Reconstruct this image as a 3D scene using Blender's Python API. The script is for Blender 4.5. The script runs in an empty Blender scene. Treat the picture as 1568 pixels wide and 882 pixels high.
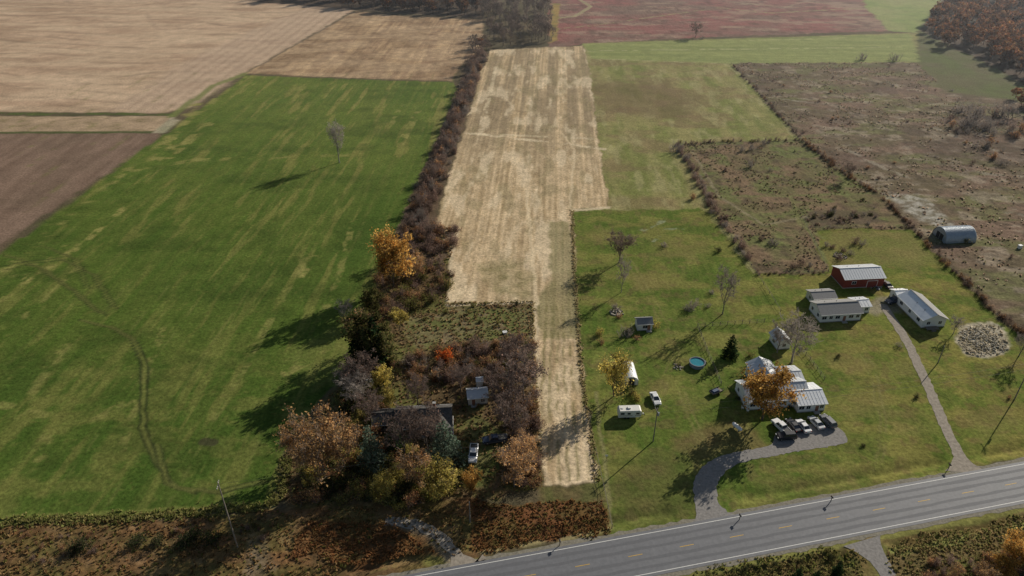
import bpy, math, random
import numpy as np
from mathutils import Vector
random.seed(5)
RNG=np.random.default_rng(11)
# ------------------------------------------------------------------ survey
H=130.0; FPX=1108.0; P=math.radians(32.0)
CP,SP=math.cos(P),math.sin(P)
def G(px,py):
    u=(px-784.0)/FPX; v=(441.0-py)/FPX
    t=H/(SP-CP*v)
    return (u*t,(CP+SP*v)*t)
def GL(pts): return [G(a,b) for a,b in pts]
def HT(py_base,py_top,px=784):
    Y=G(px,py_base)[1]; v=(441.0-py_top)/FPX
    return H-Y*(SP-CP*v)/(CP+SP*v)
scene=bpy.context.scene
COL=scene.collection
# ------------------------------------------------------------------ noise
def vnoise(x,y,seed):
    xi=np.floor(x).astype(np.int64); yi=np.floor(y).astype(np.int64)
    xf=x-xi; yf=y-yi
    u=xf*xf*(3-2*xf); w=yf*yf*(3-2*yf)
    def h(a,b):
        n=(a*374761393+b*668265263+seed*974711)&0xffffffff
        n=((n^(n>>13))*1274126177)&0xffffffff
        n=n^(n>>16)
        return (n&0xffff)/65535.0
    return (h(xi,yi)*(1-u)+h(xi+1,yi)*u)*(1-w)+(h(xi,yi+1)*(1-u)+h(xi+1,yi+1)*u)*w
def fbm(x,y,seed=1,octv=4):
    s=0;a=1;tot=0
    for o in range(octv):
        s=s+a*vnoise(x*2**o+17.3*o,y*2**o-9.1*o,seed+o*13); tot+=a; a*=.55
    return s/tot
def boost(t,k=2.6): return np.clip((t-.5)*k+.5,0,1)
# ------------------------------------------------------------------ materials
MATS={}
def mat(name,col,rough=.8,metal=0,nscale=0,namt=.0,spec=.3,bump=0,stretch=None,emit=None):
    if name in MATS: return MATS[name]
    m=bpy.data.materials.new(name); m.use_nodes=True
    nt=m.node_tree; b=nt.nodes['Principled BSDF']
    b.inputs['Roughness'].default_value=rough; b.inputs['Metallic'].default_value=metal
    b.inputs['Specular IOR Level'].default_value=spec
    b.inputs['Base Color'].default_value=(*col,1)
    if nscale:
        tc=nt.nodes.new('ShaderNodeTexCoord'); n=nt.nodes.new('ShaderNodeTexNoise')
        mp=nt.nodes.new('ShaderNodeMapping'); nt.links.new(tc.outputs['Object'],mp.inputs[0]); nt.links.new(mp.outputs[0],n.inputs['Vector'])
        if stretch: mp.inputs['Scale'].default_value=stretch
        n.inputs['Scale'].default_value=nscale; n.inputs['Detail'].default_value=6; n.inputs['Roughness'].default_value=.65
        r=nt.nodes.new('ShaderNodeValToRGB'); nt.links.new(n.outputs[0],r.inputs[0])
        r.color_ramp.elements[0].position=.3; r.color_ramp.elements[1].position=.7
        r.color_ramp.elements[0].color=(*[c*(1-namt) for c in col],1)
        r.color_ramp.elements[1].color=(*[min(1,c*(1+namt)) for c in col],1)
        nt.links.new(r.outputs[0],b.inputs['Base Color'])
        if bump:
            bp=nt.nodes.new('ShaderNodeBump'); bp.inputs['Strength'].default_value=bump; bp.inputs['Distance'].default_value=.1
            nt.links.new(n.outputs[0],bp.inputs['Height']); nt.links.new(bp.outputs[0],b.inputs['Normal'])
    MATS[name]=m; return m
def veg_mat():
    m=bpy.data.materials.new('vegetation'); m.use_nodes=True; nt=m.node_tree
    nt.nodes.remove(nt.nodes['Principled BSDF'])
    out=nt.nodes['Material Output']
    at=nt.nodes.new('ShaderNodeAttribute'); at.attribute_name='Col'
    oi=nt.nodes.new('ShaderNodeObjectInfo')
    hs=nt.nodes.new('ShaderNodeHueSaturation')
    mr=nt.nodes.new('ShaderNodeMapRange'); mr.inputs[3].default_value=.85; mr.inputs[4].default_value=1.2
    nt.links.new(oi.outputs['Random'],mr.inputs[0]); nt.links.new(mr.outputs[0],hs.inputs['Value']); nt.links.new(at.outputs['Color'],hs.inputs['Color'])
    d=nt.nodes.new('ShaderNodeBsdfDiffuse'); t=nt.nodes.new('ShaderNodeBsdfTranslucent'); mx=nt.nodes.new('ShaderNodeMixShader')
    ml=nt.nodes.new('ShaderNodeMath'); ml.operation='MULTIPLY'; ml.inputs[1].default_value=.5
    nt.links.new(at.outputs['Alpha'],ml.inputs[0]); nt.links.new(ml.outputs[0],mx.inputs[0])
    nt.links.new(hs.outputs[0],d.inputs[0]); nt.links.new(hs.outputs[0],t.inputs[0])
    nt.links.new(d.outputs[0],mx.inputs[1]); nt.links.new(t.outputs[0],mx.inputs[2]); nt.links.new(mx.outputs[0],out.inputs[0])
    return m
VEG=veg_mat()
# ------------------------------------------------------------------ mesh from arrays
def quad_mesh(name,V,Q,C=None,material=None,smooth=False):
    me=bpy.data.meshes.new(name)
    n=len(V); m=len(Q)
    me.vertices.add(n); me.vertices.foreach_set('co',np.asarray(V,dtype=np.float32).ravel())
    me.loops.add(m*4); me.loops.foreach_set('vertex_index',np.asarray(Q,dtype=np.int32).ravel())
    me.polygons.add(m); me.polygons.foreach_set('loop_start',np.arange(0,m*4,4,dtype=np.int32))
    try: me.polygons.foreach_set('loop_total',np.full(m,4,dtype=np.int32))
    except Exception: pass
    if smooth: me.polygons.foreach_set('use_smooth',np.ones(m,dtype=bool))
    if C is not None:
        a=me.color_attributes.new('Col','FLOAT_COLOR','POINT'); a.data.foreach_set('color',np.asarray(C,dtype=np.float32).ravel())
    if material: me.materials.append(material)
    me.update(calc_edges=True)
    return me
def add_obj(name,me,loc=(0,0,0),rz=0,sc=1,parent=None):
    o=bpy.data.objects.new(name,me); COL.objects.link(o); o.location=loc; o.rotation_euler=(0,0,rz)
    o.scale=(sc,sc,sc) if not isinstance(sc,tuple) else sc
    if parent: o.parent=parent
    return o
# ------------------------------------------------------------------ GROUND
def axis(segs):
    out=[]
    for a,b,s in segs: out.append(np.arange(a,b,s))
    return np.concatenate(out)
xs=np.concatenate([[-9000,-4000,-2000,-1200],axis([(-800,-420,6),(-420,-170,2.2),(-170,-110,1.0),(-110,150,.45),(150,240,1.0),(240,480,2.2),(480,800,6)]),[1200,2000,4000,9000]])
ys=np.concatenate([[-2000,-500,-100,0,40,60],axis([(75,190,.38),(190,260,.6),(260,420,1.0),(420,760,2.0),(760,1100,5)]),[1400,2000,4000,9000]])
GX,GY=np.meshgrid(xs,ys); nx,ny=len(xs),len(ys)
X=GX.ravel().astype(float); Y=GY.ravel().astype(float)
print('ground verts',len(X))
A0=math.radians(3.2)
S_=X*math.cos(A0)-Y*math.sin(A0); L_=X*math.sin(A0)+Y*math.cos(A0)
C=np.zeros((len(X),3)); R=np.zeros(len(X))
def sdf(x,y,poly):
    d=np.full(len(x),1e9); ins=np.zeros(len(x),bool); n=len(poly)
    for i in range(n):
        x0,y0=poly[i]; x1,y1=poly[(i+1)%n]
        dx,dy=x1-x0,y1-y0; L2=dx*dx+dy*dy+1e-9
        t=np.clip(((x-x0)*dx+(y-y0)*dy)/L2,0,1)
        d=np.minimum(d,np.hypot(x-x0-t*dx,y-y0-t*dy))
        if abs(dy)>1e-9:
            c=((y0>y)!=(y1>y))&(x<(x1-x0)*(y-y0)/dy+x0); ins^=c
    return np.where(ins,d,-d)
def lerp(a,b,t):
    a=np.asarray(a,float); b=np.asarray(b,float); return a*(1-t[:,None])+b*t[:,None]
def mixin(c,col,t): return c*(1-t[:,None])+np.array(col)*t[:,None]
def paint(poly,fn,soft=.8,wob=1.2,rough=0,px=True,op=1.0):
    if px: poly=GL(poly)
    pa=np.array(poly); mg=soft+wob*2+3
    idx=np.where((X>pa[:,0].min()-mg)&(X<pa[:,0].max()+mg)&(Y>pa[:,1].min()-mg)&(Y<pa[:,1].max()+mg))[0]
    if not len(idx): return
    x,y=X[idx],Y[idx]
    wx=(fbm(x/6,y/6,91,4)-.5)*4*wob; wy=(fbm(x/6,y/6,37,4)-.5)*4*wob
    d=sdf(x+wx,y+wy,poly)
    m=np.clip(d/soft+.5,0,1)
    k=m>0; idx=idx[k]; m=m[k]*op
    c=fn(X[idx],Y[idx],S_[idx],L_[idx])
    C[idx]=C[idx]*(1-m[:,None])+c*m[:,None]
    R[idx]=R[idx]*(1-m)+rough*m
def line(pts,w,col,op=.6,px=True,broken=.0):
    if px: pts=GL(pts)
    pa=np.array(pts)
    idx=np.where((X>pa[:,0].min()-w-2)&(X<pa[:,0].max()+w+2)&(Y>pa[:,1].min()-w-2)&(Y<pa[:,1].max()+w+2))[0]
    if not len(idx): return
    x=X[idx]+(fbm(X[idx]/4,Y[idx]/4,5,2)-.5)*1.2; y=Y[idx]+(fbm(X[idx]/4,Y[idx]/4,6,2)-.5)*1.2
    d=np.full(len(x),1e9)
    for i in range(len(pa)-1):
        x0,y0=pa[i]; x1,y1=pa[i+1]; dx,dy=x1-x0,y1-y0
        t=np.clip(((x-x0)*dx+(y-y0)*dy)/(dx*dx+dy*dy+1e-9),0,1); d=np.minimum(d,np.hypot(x-x0-t*dx,y-y0-t*dy))
    m=np.clip((w/2-d)/.5+.5,0,1)*op
    if broken: m=m*np.clip((fbm(X[idx]/4,Y[idx]/4,8,4)-.5)*6+1-broken,0,1)
    C[idx]=C[idx]*(1-m[:,None])+np.array(col)*m[:,None]
def two(c1,c2,sc=12,k=2.6,seed=3,c3=None,sc3=3,k3=3):
    def f(x,y,s,l):
        c=lerp(c1,c2,boost(fbm(x/sc,y/sc,seed),k))
        if c3 is not None: c=mixin(c,c3,np.clip((fbm(x/sc3,y/sc3,seed+50,4)-.58)*k3*2,0,1))
        return c
    return f
def striped(c1,c2,ws,wl,k=3,seed=3):
    def f(x,y,s,l): return lerp(c1,c2,boost(fbm(s/ws,l/wl,seed,3),k)*.65+boost(fbm(x/3,y/3,seed+4,3),2)*.35)
    return f
C[:]=two((.13,.10,.06),(.10,.085,.05),30)(X,Y,S_,L_); R[:]=.15
PURP=[(840,-45),(1320,-45),(1330,15),(1362,47),(1060,58),(900,66),(842,74)]
def purp(x,y,s,l):
    c=lerp((.26,.11,.095),(.20,.13,.10),boost(fbm(x/35,y/20,131),3))
    c=mixin(c,(.34,.25,.18),np.clip((fbm(x/25,y/9,133)-.53)*8,0,1)*.6)
    return mixin(c,(.12,.07,.055),np.clip((fbm(x/7,y/7,134)-.55)*6,0,1)*.6)
paint(PURP,purp,2,2,.3)
line([(845,45),(900,40),(1100,12),(1180,20),(1330,12)],3,(.30,.27,.14),.7,broken=.2)
line([(1060,-5),(1200,12),(1260,-5)],3,(.28,.22,.15),.6,broken=.2)
line([(880,-5),(905,10),(880,25),(850,28)],4,(.34,.30,.17),.8)
paint([(845,5),(858,5),(852,62),(842,66)],two((.34,.23,.08),(.18,.16,.06),8),2,1)
paint([(1300,-45),(1480,-45),(1440,0),(1405,50),(1362,47),(1328,14)],two((.22,.27,.09),(.28,.29,.12),25),2,1.5)
# top-left stubble
def tanA(x,y,s,l):
    w=y+ (fbm(x/70,y/70,4,2)-.5)*60 + x*.05
    st=(.5+.5*np.sin(w*2*np.pi/17))**7
    c=lerp((.52,.37,.25),(.41,.28,.185),boost(fbm(x/40,y/25,6,4),2.8))
    c=c*(1-.42*st*np.clip(boost(fbm(x/60,y/12,15,3),2.5),.25,1))[:,None]
    c=mixin(c,(.65,.50,.34),boost(fbm(x/45,y/12,77,4),5)*.4)
    c=mixin(c,(.35,.245,.16),np.clip((fbm(x/25,y/9,79,4)-.56)*8,0,1)*.4)
    return c*(.9+.2*vnoise(x/2.5,y/2.5,66))[:,None]
TANA=[(-900,160),(0,171),(250,173),(290,165),(378,109),(545,14),(420,1),(250,-8),(-100,-12),(-900,-40)]
paint(TANA,tanA,2,1,.03)
def headl(x,y,s,l):
    st=(.5+.5*np.sin(s*2*np.pi/7.5))**2
    return lerp((.50,.37,.265),(.34,.24,.17),np.clip(st*.7,0,1))
paint([(215,173),(290,166),(378,109),(545,14),(480,6),(300,85),(170,168)],headl,6,2.5,op=.65)
line([(-300,172),(100,175),(180,174),(262,176)],4.5,(.09,.115,.035),.9,broken=.1)
line([(225,22),(240,45),(360,42),(500,12)],3,(.34,.24,.165),.5)
paint([(-900,178),(262,178),(245,201),(0,203),(-900,208)],two((.44,.32,.21),(.34,.25,.16),9,3,13,(.26,.2,.11),3),1,1)
line([(-900,209),(0,203),(245,202)],3.0,(.08,.10,.035),.9)
def brownf(x,y,s,l):
    c=lerp((.24,.165,.12),(.185,.125,.09),boost(fbm(s/1.5,l/60,21,3),3))
    return mixin(c,(.16,.115,.08),np.clip((fbm(x/25,y/25,23)-.5)*5,0,1)*.5)
paint([(-900,207),(0,205),(243,204),(252,212),(120,293),(0,376),(-900,1000)],brownf,1,1,.05)
paint([(232,203),(262,180),(275,185),(250,205)],two((.30,.28,.18),(.44,.37,.26),6),1,1)
line([(262,178),(330,130),(378,112)],5,(.17,.20,.06),.8)
def cornB(x,y,s,l):
    c=lerp((.45,.31,.18),(.29,.19,.115),boost(fbm(s/2.5,l/50,33,3),3.4))
    c=mixin(c,(.22,.145,.085),boost(fbm(x/12,y/30,35,4),5)*.65)
    c=mixin(c,(.56,.41,.26),boost(fbm(x/30,y/9,38,4),5)*.4)
    return c*(.8+.4*vnoise(x/2.5,y/2.5,67))[:,None]
paint([(378,112),(545,17),(620,25),(740,30),(738,75),(712,95),(690,124),(520,119)],cornB,2,1,.1)
# green field
def green(x,y,s,l):
    c=lerp((.060,.104,.018),(.080,.124,.022),boost(fbm(x/30,y/30,41),2.6))
    c=mixin(c,(.108,.138,.030),boost(fbm(s/1.6,l/60,43,3),3.4)*.45)
    c=mixin(c,(.20,.195,.055),np.clip((fbm(s/3.5,l/30,47,4)-.59)*9,0,1)*.5)
    c=mixin(c,(.18,.18,.05),np.clip((fbm(x/9,y/6,45,4)-.55)*7,0,1)*np.clip((200-y)/60,0,1)*.55)
    c=mixin(c,(.042,.072,.014),np.clip((fbm(x/20,y/12,49,4)-.53)*6,0,1)*.5)
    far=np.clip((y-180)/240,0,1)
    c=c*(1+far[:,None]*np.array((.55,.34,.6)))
    c=mixin(c,(.20,.195,.055),np.clip((vnoise(x/1.1,y/1.1,88)-.82)*5,0,1)*.5)
    return c*(.84+.32*vnoise(x/.7,y/.7,89))[:,None]
GREEN=[(378,115),(520,121),(694,126),(703,140),(680,190),(655,245),(622,320),(590,390),(575,440),(560,470),(530,560),(470,640),(430,700),(415,775),(390,778),(0,800),(-900,850),(-900,1060),(0,388)]
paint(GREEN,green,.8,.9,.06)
yy=(.27,.25,.08)
for pts,w,o_ in [([(375,118),(250,215),(120,320),(0,420)],4,.7),([(300,160),(235,250)],6,.8),([(320,190),(260,240)],6,.7),([(290,215),(245,235)],5,.8),([(640,170),(612,225)],4,.75),([(615,160),(600,190)],3,.6),([(470,390),(430,460),(330,640)],2.5,.5),([(0,462),(130,370),(200,310)],3,.9),([(550,237),(300,245),(200,262)],4,.6),([(0,520),(120,410)],2.5,.6),([(250,500),(180,700)],2.5,.5),([(540,340),(520,420),(500,470)],2.5,.6),([(480,395),(455,430)],4,.9),([(560,520),(490,545),(440,570)],3.5,.8),([(225,600),(150,640)],3,.5),([(0,620),(80,640),(60,700)],3,.5),([(690,135),(668,215)],2.5,.6),([(20,430),(90,380)],5,.7),([(100,530),(20,640)],3,.5)]:
    line(pts,w,yy,o_,broken=.75)
for k in range(-9,8):
    s0=-150+k*14; line([(s0+200*math.sin(A0)-11,90),(s0+480*math.sin(A0)-11,470)],.9,(.16,.17,.05),.4,px=False,broken=.35)
dk=(.035,.045,.016)
def tracks(pts,op=.55):
    line(pts,.8,dk,op); line([(a+10,b+3) for a,b in pts],.8,dk,op); line([(a+5,b+1) for a,b in pts],1.0,(.17,.175,.05),op*.6)
tracks([(120,490),(165,500),(200,520),(218,560),(212,620),(218,670),(240,715),(262,745),(330,752),(400,735)],.9)
tracks([(0,388),(60,410),(110,445),(150,480)],.9); tracks([(0,410),(40,400),(90,395),(140,420),(170,470)],.7)
tracks([(60,375),(110,395),(130,440)],.6); tracks([(235,680),(250,740),(290,752)],.8)
line([(312,676),(326,678)],2.5,(.06,.055,.03),.8)
line([(-200,808),(0,803),(200,795),(400,780),(440,772)],1.8,(.28,.25,.11),.85,broken=.35)
line([(-200,801),(0,796),(200,788),(390,775)],2.5,(.17,.19,.05),.7)
# roadside verge lower left
def verge(x,y,s,l):
    c=lerp((.19,.105,.048),(.125,.08,.038),boost(fbm(x/5,y/3,51),3))
    c=mixin(c,(.13,.135,.038),boost(fbm(x/9,y/4,53,3),4)*.45)
    return mixin(c,(.25,.165,.085),np.clip((fbm(x/3,y/3,55,4)-.56)*7,0,1)*.5)
paint([(-300,812),(0,806),(430,782),(440,745),(520,760),(700,760),(730,765),(735,880),(600,960),(-300,1100)],verge,1,1,.3)
def wild(x,y,s,l):
    c=lerp((.18,.12,.065),(.12,.085,.043),boost(fbm(x/5,y/5,61),3))
    return mixin(c,(.13,.14,.04),np.clip((fbm(x/9,y/9,63)-.48)*6,0,1)*.75)
WILD=[(688,395),(690,465),(815,463),(818,580),(826,705),(830,748),(760,765),(560,775),(430,770),(435,700),(475,640),(535,560),(565,470),(578,440),(610,400),(640,340),(700,350)]
paint(WILD,wild,1.2,1.2,.3)
paint([(610,490),(700,475),(815,468),(816,515),(740,520),(640,530)],two((.14,.15,.05),(.18,.155,.075),6,3,5,(.22,.17,.1)),1.5,1.5,.15)
paint([(430,540),(520,500),(540,560),(480,600)],two((.12,.15,.035),(.20,.20,.06),3),3,2,op=.5)
paint([(715,640),(735,640),(770,660),(775,700),(750,745),(700,745),(700,690)],two((.10,.12,.035),(.15,.14,.055),4),1.2,1,.05)
HEDGE=[(737,78),(748,95),(728,140),(712,190),(690,250),(665,330),(700,350),(685,395),(600,420),(590,395),(622,320),(655,245),(680,190),(700,140),(712,98)]
paint(HEDGE,two((.15,.105,.07),(.11,.08,.05),5),1,1,.2)
# pasture + lawns right
def past(x,y,s,l):
    c=lerp((.185,.20,.062),(.27,.245,.10),boost(fbm(s/7,l/40,71,4),3.2))
    c=mixin(c,(.23,.165,.09),np.clip((fbm(x/22,y/12,73)-.50)*7,0,1)*.6)
    c=mixin(c,(.34,.31,.15),np.clip((fbm(s/4,l/14,74,4)-.54)*7,0,1)*.55)
    return c*(.85+.3*vnoise(x/1.8,y/1.8,68))[:,None]
paint([(893,66),(1410,50),(1420,96),(1120,98),(1225,213),(1036,220),(1090,310),(1160,420),(1230,480),(880,470),(876,322),(932,318),(912,190)],past,1.5,1,.08)
paint([(905,125),(1010,125),(1070,150),(1060,185),(985,180),(912,170)],two((.19,.13,.075),(.15,.11,.055),15),12,4,op=.65)
paint([(893,67),(1395,52),(1412,94),(1120,97),(905,90)],striped((.28,.30,.11),(.20,.23,.08),60,3,seed=75),2,1)
line([(900,78),(1380,72)],2,(.45,.42,.23),.6,broken=.3); line([(920,90),(1110,98),(1180,150)],2,(.40,.37,.19),.6,broken=.3); line([(1150,62),(1300,58)],3,(.42,.40,.2),.5,broken=.3)
def lawn(x,y,s,l):
    c=lerp((.090,.135,.024),(.128,.160,.034),boost(fbm(x/12,y/12,81),2.8))
    c=mixin(c,(.22,.20,.06),np.clip((fbm(x/9,y/5,83)-.48)*6,0,1)*.65)
    c=mixin(c,(.15,.115,.05),np.clip((fbm(x/3,y/3,85)-.58)*8,0,1)*.55)
    c=mixin(c,(.065,.10,.02),np.clip((fbm(x/7,y/4,86)-.57)*8,0,1)*.45)
    c=mixin(c,(.18,.185,.05),(np.sin(s*2*np.pi/3.0+fbm(x/20,y/20,87)*5)>.1)*.18*np.ones(len(x)))
    c=c*(1+np.clip((x-60)/60,0,1)[:,None]*np.array((.18,.08,.05)))
    return c*(.86+.28*vnoise(x/.8,y/.8,69))[:,None]
LAWN=[(878,322),(1075,320),(1120,372),(1150,418),(1262,420),(1245,352),(1395,350),(1440,395),(1530,490),(1640,560),(1800,640),(1800,760),(1568,702),(1480,720),(1300,762),(1130,798),(1050,815),(935,850),(920,760),(912,736),(892,560),(880,430)]
paint(LAWN,lawn,1,1,.04)
paint([(1255,355),(1390,352),(1440,400),(1400,420),(1350,405),(1270,412)],two((.17,.17,.05),(.22,.18,.07),8),3,2,op=.7)
paint([(1110,640),(1160,655),(1185,690),(1120,700),(1090,690),(1060,720),(1035,680)],two((.16,.125,.05),(.18,.13,.06),5),3,2,op=.65)
paint([(1000,700),(1060,700),(1060,790),(950,800),(935,740)],two((.09,.105,.03),(.13,.105,.045),6),6,2,op=.6)
for px_,py_,rr in [(1310,560,26),(1390,560,18),(1310,620,30),(1390,640,25),(1200,745,22),(1280,735,30),(1525,650,30),(1040,385,26),(1020,540,20),(920,360,16),(1180,600,30),(1000,430,24),(1060,620,16),(950,560,14)]:
    paint([(px_+rr*1.6*math.cos(a),py_+rr*.6*math.sin(a)) for a in np.linspace(0,6.28,9)[:-1]],two((.20,.185,.055),(.23,.18,.07),5),5,3,op=.55)
for pts in [[(905,340),(960,400),(1000,470),(1030,540),(1010,600)],[(1040,600),(1060,650),(1075,700)],[(1120,520),(1180,590)],[(1290,500),(1330,560),(1350,650),(1340,720)]]:
    line(pts,.7,(.21,.19,.07),.6,broken=.3); line([(a+9,b_) for a,b_ in pts],.7,(.21,.19,.07),.6,broken=.3)
line([(960,365),(990,350),(1015,338)],2,(.30,.33,.22),.6,broken=.6); line([(1000,370),(1020,352),(1045,350)],1.5,(.30,.33,.22),.5,broken=.6)
paint([(1340,455),(1390,450),(1380,480),(1340,482),(1318,475)],two((.24,.21,.14),(.30,.26,.19),3),2,1,op=.8)
def scrub(x,y,s,l):
    c=lerp((.205,.14,.10),(.145,.115,.07),boost(fbm(x/18,y/14,95),3.4))
    c=mixin(c,(.155,.165,.065),np.clip((fbm(x/24,y/9,97)-.50)*7,0,1)*.65)
    c=mixin(c,(.33,.27,.20),np.clip((fbm(s/7,l/5,99,5)-.55)*8,0,1)*.65)
    c=mixin(c,(.10,.068,.055),np.clip((fbm(x/30,y/18,96,4)-.52)*7,0,1)*np.clip((y-260)/80,0,1)*.55)
    return mixin(c,(.09,.07,.048),np.clip((fbm(x/3.0,y/3.0,98,4)-.56)*8,0,1)*.6)
SCR=[(1120,97),(1405,95),(1445,140),(1900,200),(2300,500),(1800,620),(1600,525),(1540,485),(1440,385),(1400,350),(1340,292),(1300,270),(1232,215)]
paint([(1405,48),(1440,50),(1600,150),(1620,210),(1560,190),(1445,145),(1405,96)],two((.11,.13,.045),(.13,.12,.06),14),2,2,.2)  # greenish meadow with the forest-edge shade painted into its colour
paint(SCR,scrub,2.5,2.5,.35)
SCR2=[(1036,220),(1228,214),(1300,272),(1338,294),(1397,349),(1245,351),(1268,416),(1158,419),(1120,362),(1080,300)]
def scr2(x,y,s,l):
    c=lerp((.155,.14,.065),(.21,.145,.09),boost(fbm(x/9,y/9,195),3))
    c=mixin(c,(.14,.165,.055),np.clip((fbm(x/10,y/8,197)-.50)*7,0,1)*.75)
    return mixin(c,(.10,.075,.05),np.clip((fbm(x/4,y/3,198,4)-.57)*8,0,1)*.7)
paint(SCR2,scr2,1.2,1.2,.25)
paint([(1355,295),(1410,300),(1440,330),(1475,350),(1440,350),(1380,320)],two((.20,.18,.13),(.46,.44,.38),1.8,5),3,2,op=.75)
for (a1,b1,a2,b2) in [(1180,150,1330,155),(1420,190,1560,240),(1480,300,1568,330),(1300,230,1420,280),(1450,250,1568,270),(1350,120,1420,140)]:
    line([(a1,b1),((a1+a2)/2,(b1+b2)/2+6),(a2,b2)],3,(.34,.30,.23),.6,broken=.6)
line([(1090,300),(1220,300),(1330,296)],1.6,(.17,.18,.07),.8); line([(1225,330),(1265,400)],1.6,(.17,.18,.07),.8)
line([(1060,230),(1100,300),(1170,345),(1240,330)],1.5,(.25,.21,.13),.7); line([(1210,300),(1225,345),(1262,365)],1.6,(.2,.2,.08),.6)
paint([(1230,322),(1340,322),(1350,340),(1240,348)],two((.10,.075,.055),(.14,.10,.07),2.5),2,1,op=.8)
# tan strip
def strip(x,y,s,l):
    n=boost(fbm(s/.9,l/50,101,3),3.6); n2=boost(fbm(x/3,y/6,103,4),3)
    c=lerp((.68,.52,.325),(.43,.315,.18),n*.6+n2*.4)
    rows=.5+.5*np.sin(s*2*np.pi/2.4+fbm(x/30,y/30,104)*3); c=c*(1-.16*rows)[:,None]
    bands=boost(fbm(s/4.0,l/160,105,3),6)
    c=mixin(c,(.22,.17,.105),np.clip((y-290)/80,0,1)*bands*.65)
    c=mixin(c,(.26,.215,.115),np.clip((fbm(s/5,l/16,107)-.54)*8,0,1)*.5)
    c=mixin(c,(.78,.64,.44),np.clip((fbm(s/6,l/25,109)-.56)*8,0,1)*.5)
    return c*(.85+.3*vnoise(x/1.2,y/1.2,70))[:,None]
STRIP=[(752,76),(893,70),(903,110),(914,200),(932,317),(876,321),(880,420),(890,560),(914,738),(836,743),(826,700),(818,580),(815,462),(686,466),(692,395),(666,342),(690,262),(716,182),(737,110)]
paint(STRIP,strip,.9,.9,.08)
paint([(839,340),(872,340),(880,420),(886,520),(830,520),(818,462),(845,430)],striped((.33,.27,.14),(.17,.165,.07),.8,60,seed=111),1.5,1,op=.8)
for sx in (829,841,853,865,877,890):
    x0=(sx-850)*.72+852
    line([(x0,470),(sx,600),(sx+(sx-855)*.25+4,735)],.7,(.19,.17,.07),.7,broken=.2)
line([(760,100),(735,205),(905,212)],2.5,(.74,.62,.42),.5,broken=.2); line([(715,203),(925,228)],3,(.76,.63,.43),.65,broken=.2); line([(690,290),(925,318)],2,(.3,.23,.14),.35,broken=.3)
line([(735,380),(820,470)],1,(.5,.4,.24),.4); line([(806,290),(822,465)],1.4,(.72,.58,.38),.6); line([(862,205),(880,230),(872,318)],1.2,(.72,.58,.38),.5)
paint([(730,402),(800,400),(812,430),(800,455),(760,450)],two((.40,.32,.18),(.20,.18,.08),2.5,4),3,2,op=.65)
line([(876,322),(932,318)],2,(.7,.57,.38),.8); line([(816,462),(686,467)],1.6,(.66,.54,.36),.8); line([(700,352),(690,395),(688,460)],1.6,(.66,.54,.36),.7); line([(820,465),(828,700),(840,740)],1.2,(.66,.54,.36),.6)
line([(912,600),(930,740),(936,808)],1,(.24,.22,.10),.7)
def rust(x,y,s,l):
    c=lerp((.20,.09,.04),(.125,.07,.033),boost(fbm(x/3,y/3,121),3.2))
    return mixin(c,(.12,.105,.035),boost(fbm(x/7,y/4,123,3),4)*.5)
paint([(722,772),(830,770),(900,765),(925,765),(936,812),(890,822),(740,846),(722,830)],rust,.8,1,.2)
paint([(826,745),(915,740),(930,768),(832,772)],two((.11,.11,.04),(.15,.12,.055),3),1,1,.2)
paint([(470,800),(610,800),(680,845),(560,865),(440,850)],rust,1.5,1.5,.25,op=.8)
line([(560,905),(700,872),(830,845),(935,820),(1050,808)],2.8,(.17,.18,.055),.85,broken=.1)
line([(740,846),(850,824),(930,812)],1.6,(.34,.29,.14),.7,broken=.3)
line([(1130,792),(1300,758),(1468,722)],3,(.27,.27,.08),.85,broken=.1)
line([(1180,770),(1330,742),(1450,715)],1.5,(.10,.11,.03),.5,broken=.3)
line([(480,888),(640,855),(700,868)],2.5,(.20,.21,.06),.6,broken=.4)
paint([(820,1000),(1000,885),(1300,826),(1568,772),(2100,670),(2300,900),(1500,1300)],two((.14,.15,.042),(.17,.125,.05),5,3,131,(.24,.18,.08),2.5),1,1,.12)
paint([(1000,905),(1150,868),(1290,838),(1320,860),(1330,900)],two((.085,.10,.028),(.13,.09,.04),3),1.5,1,.2)
paint([(1350,850),(1440,830),(1568,790),(1568,830),(1450,862),(1400,900),(1370,880)],two((.15,.11,.05),(.18,.145,.06),3),1.5,1,.2)
line([(1010,888),(1180,853),(1310,828)],2.0,(.24,.24,.07),.8); line([(1350,822),(1568,780)],2.0,(.24,.24,.07),.8)
line([(1370,845),(1480,825),(1568,800)],1.8,(.24,.26,.08),.8,broken=.2)
paint([(600,795),(640,800),(680,820),(715,850),(728,872),(740,888),(690,884),(680,850),(650,820),(600,806)],two((.26,.21,.155),(.17,.14,.09),3),1.2,.6,0,op=.85)
paint([(380,830),(410,825),(420,870),(400,890),(380,885)],two((.24,.19,.13),(.15,.12,.07),2.5),1.5,1,.1,op=.7)
paint([(1505+44*math.cos(a),521+29*math.sin(a)) for a in np.linspace(0,6.28,17)[:-1]],two((.46,.41,.31),(.30,.26,.18),1.8,5),1.2,1.2,.35)
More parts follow.
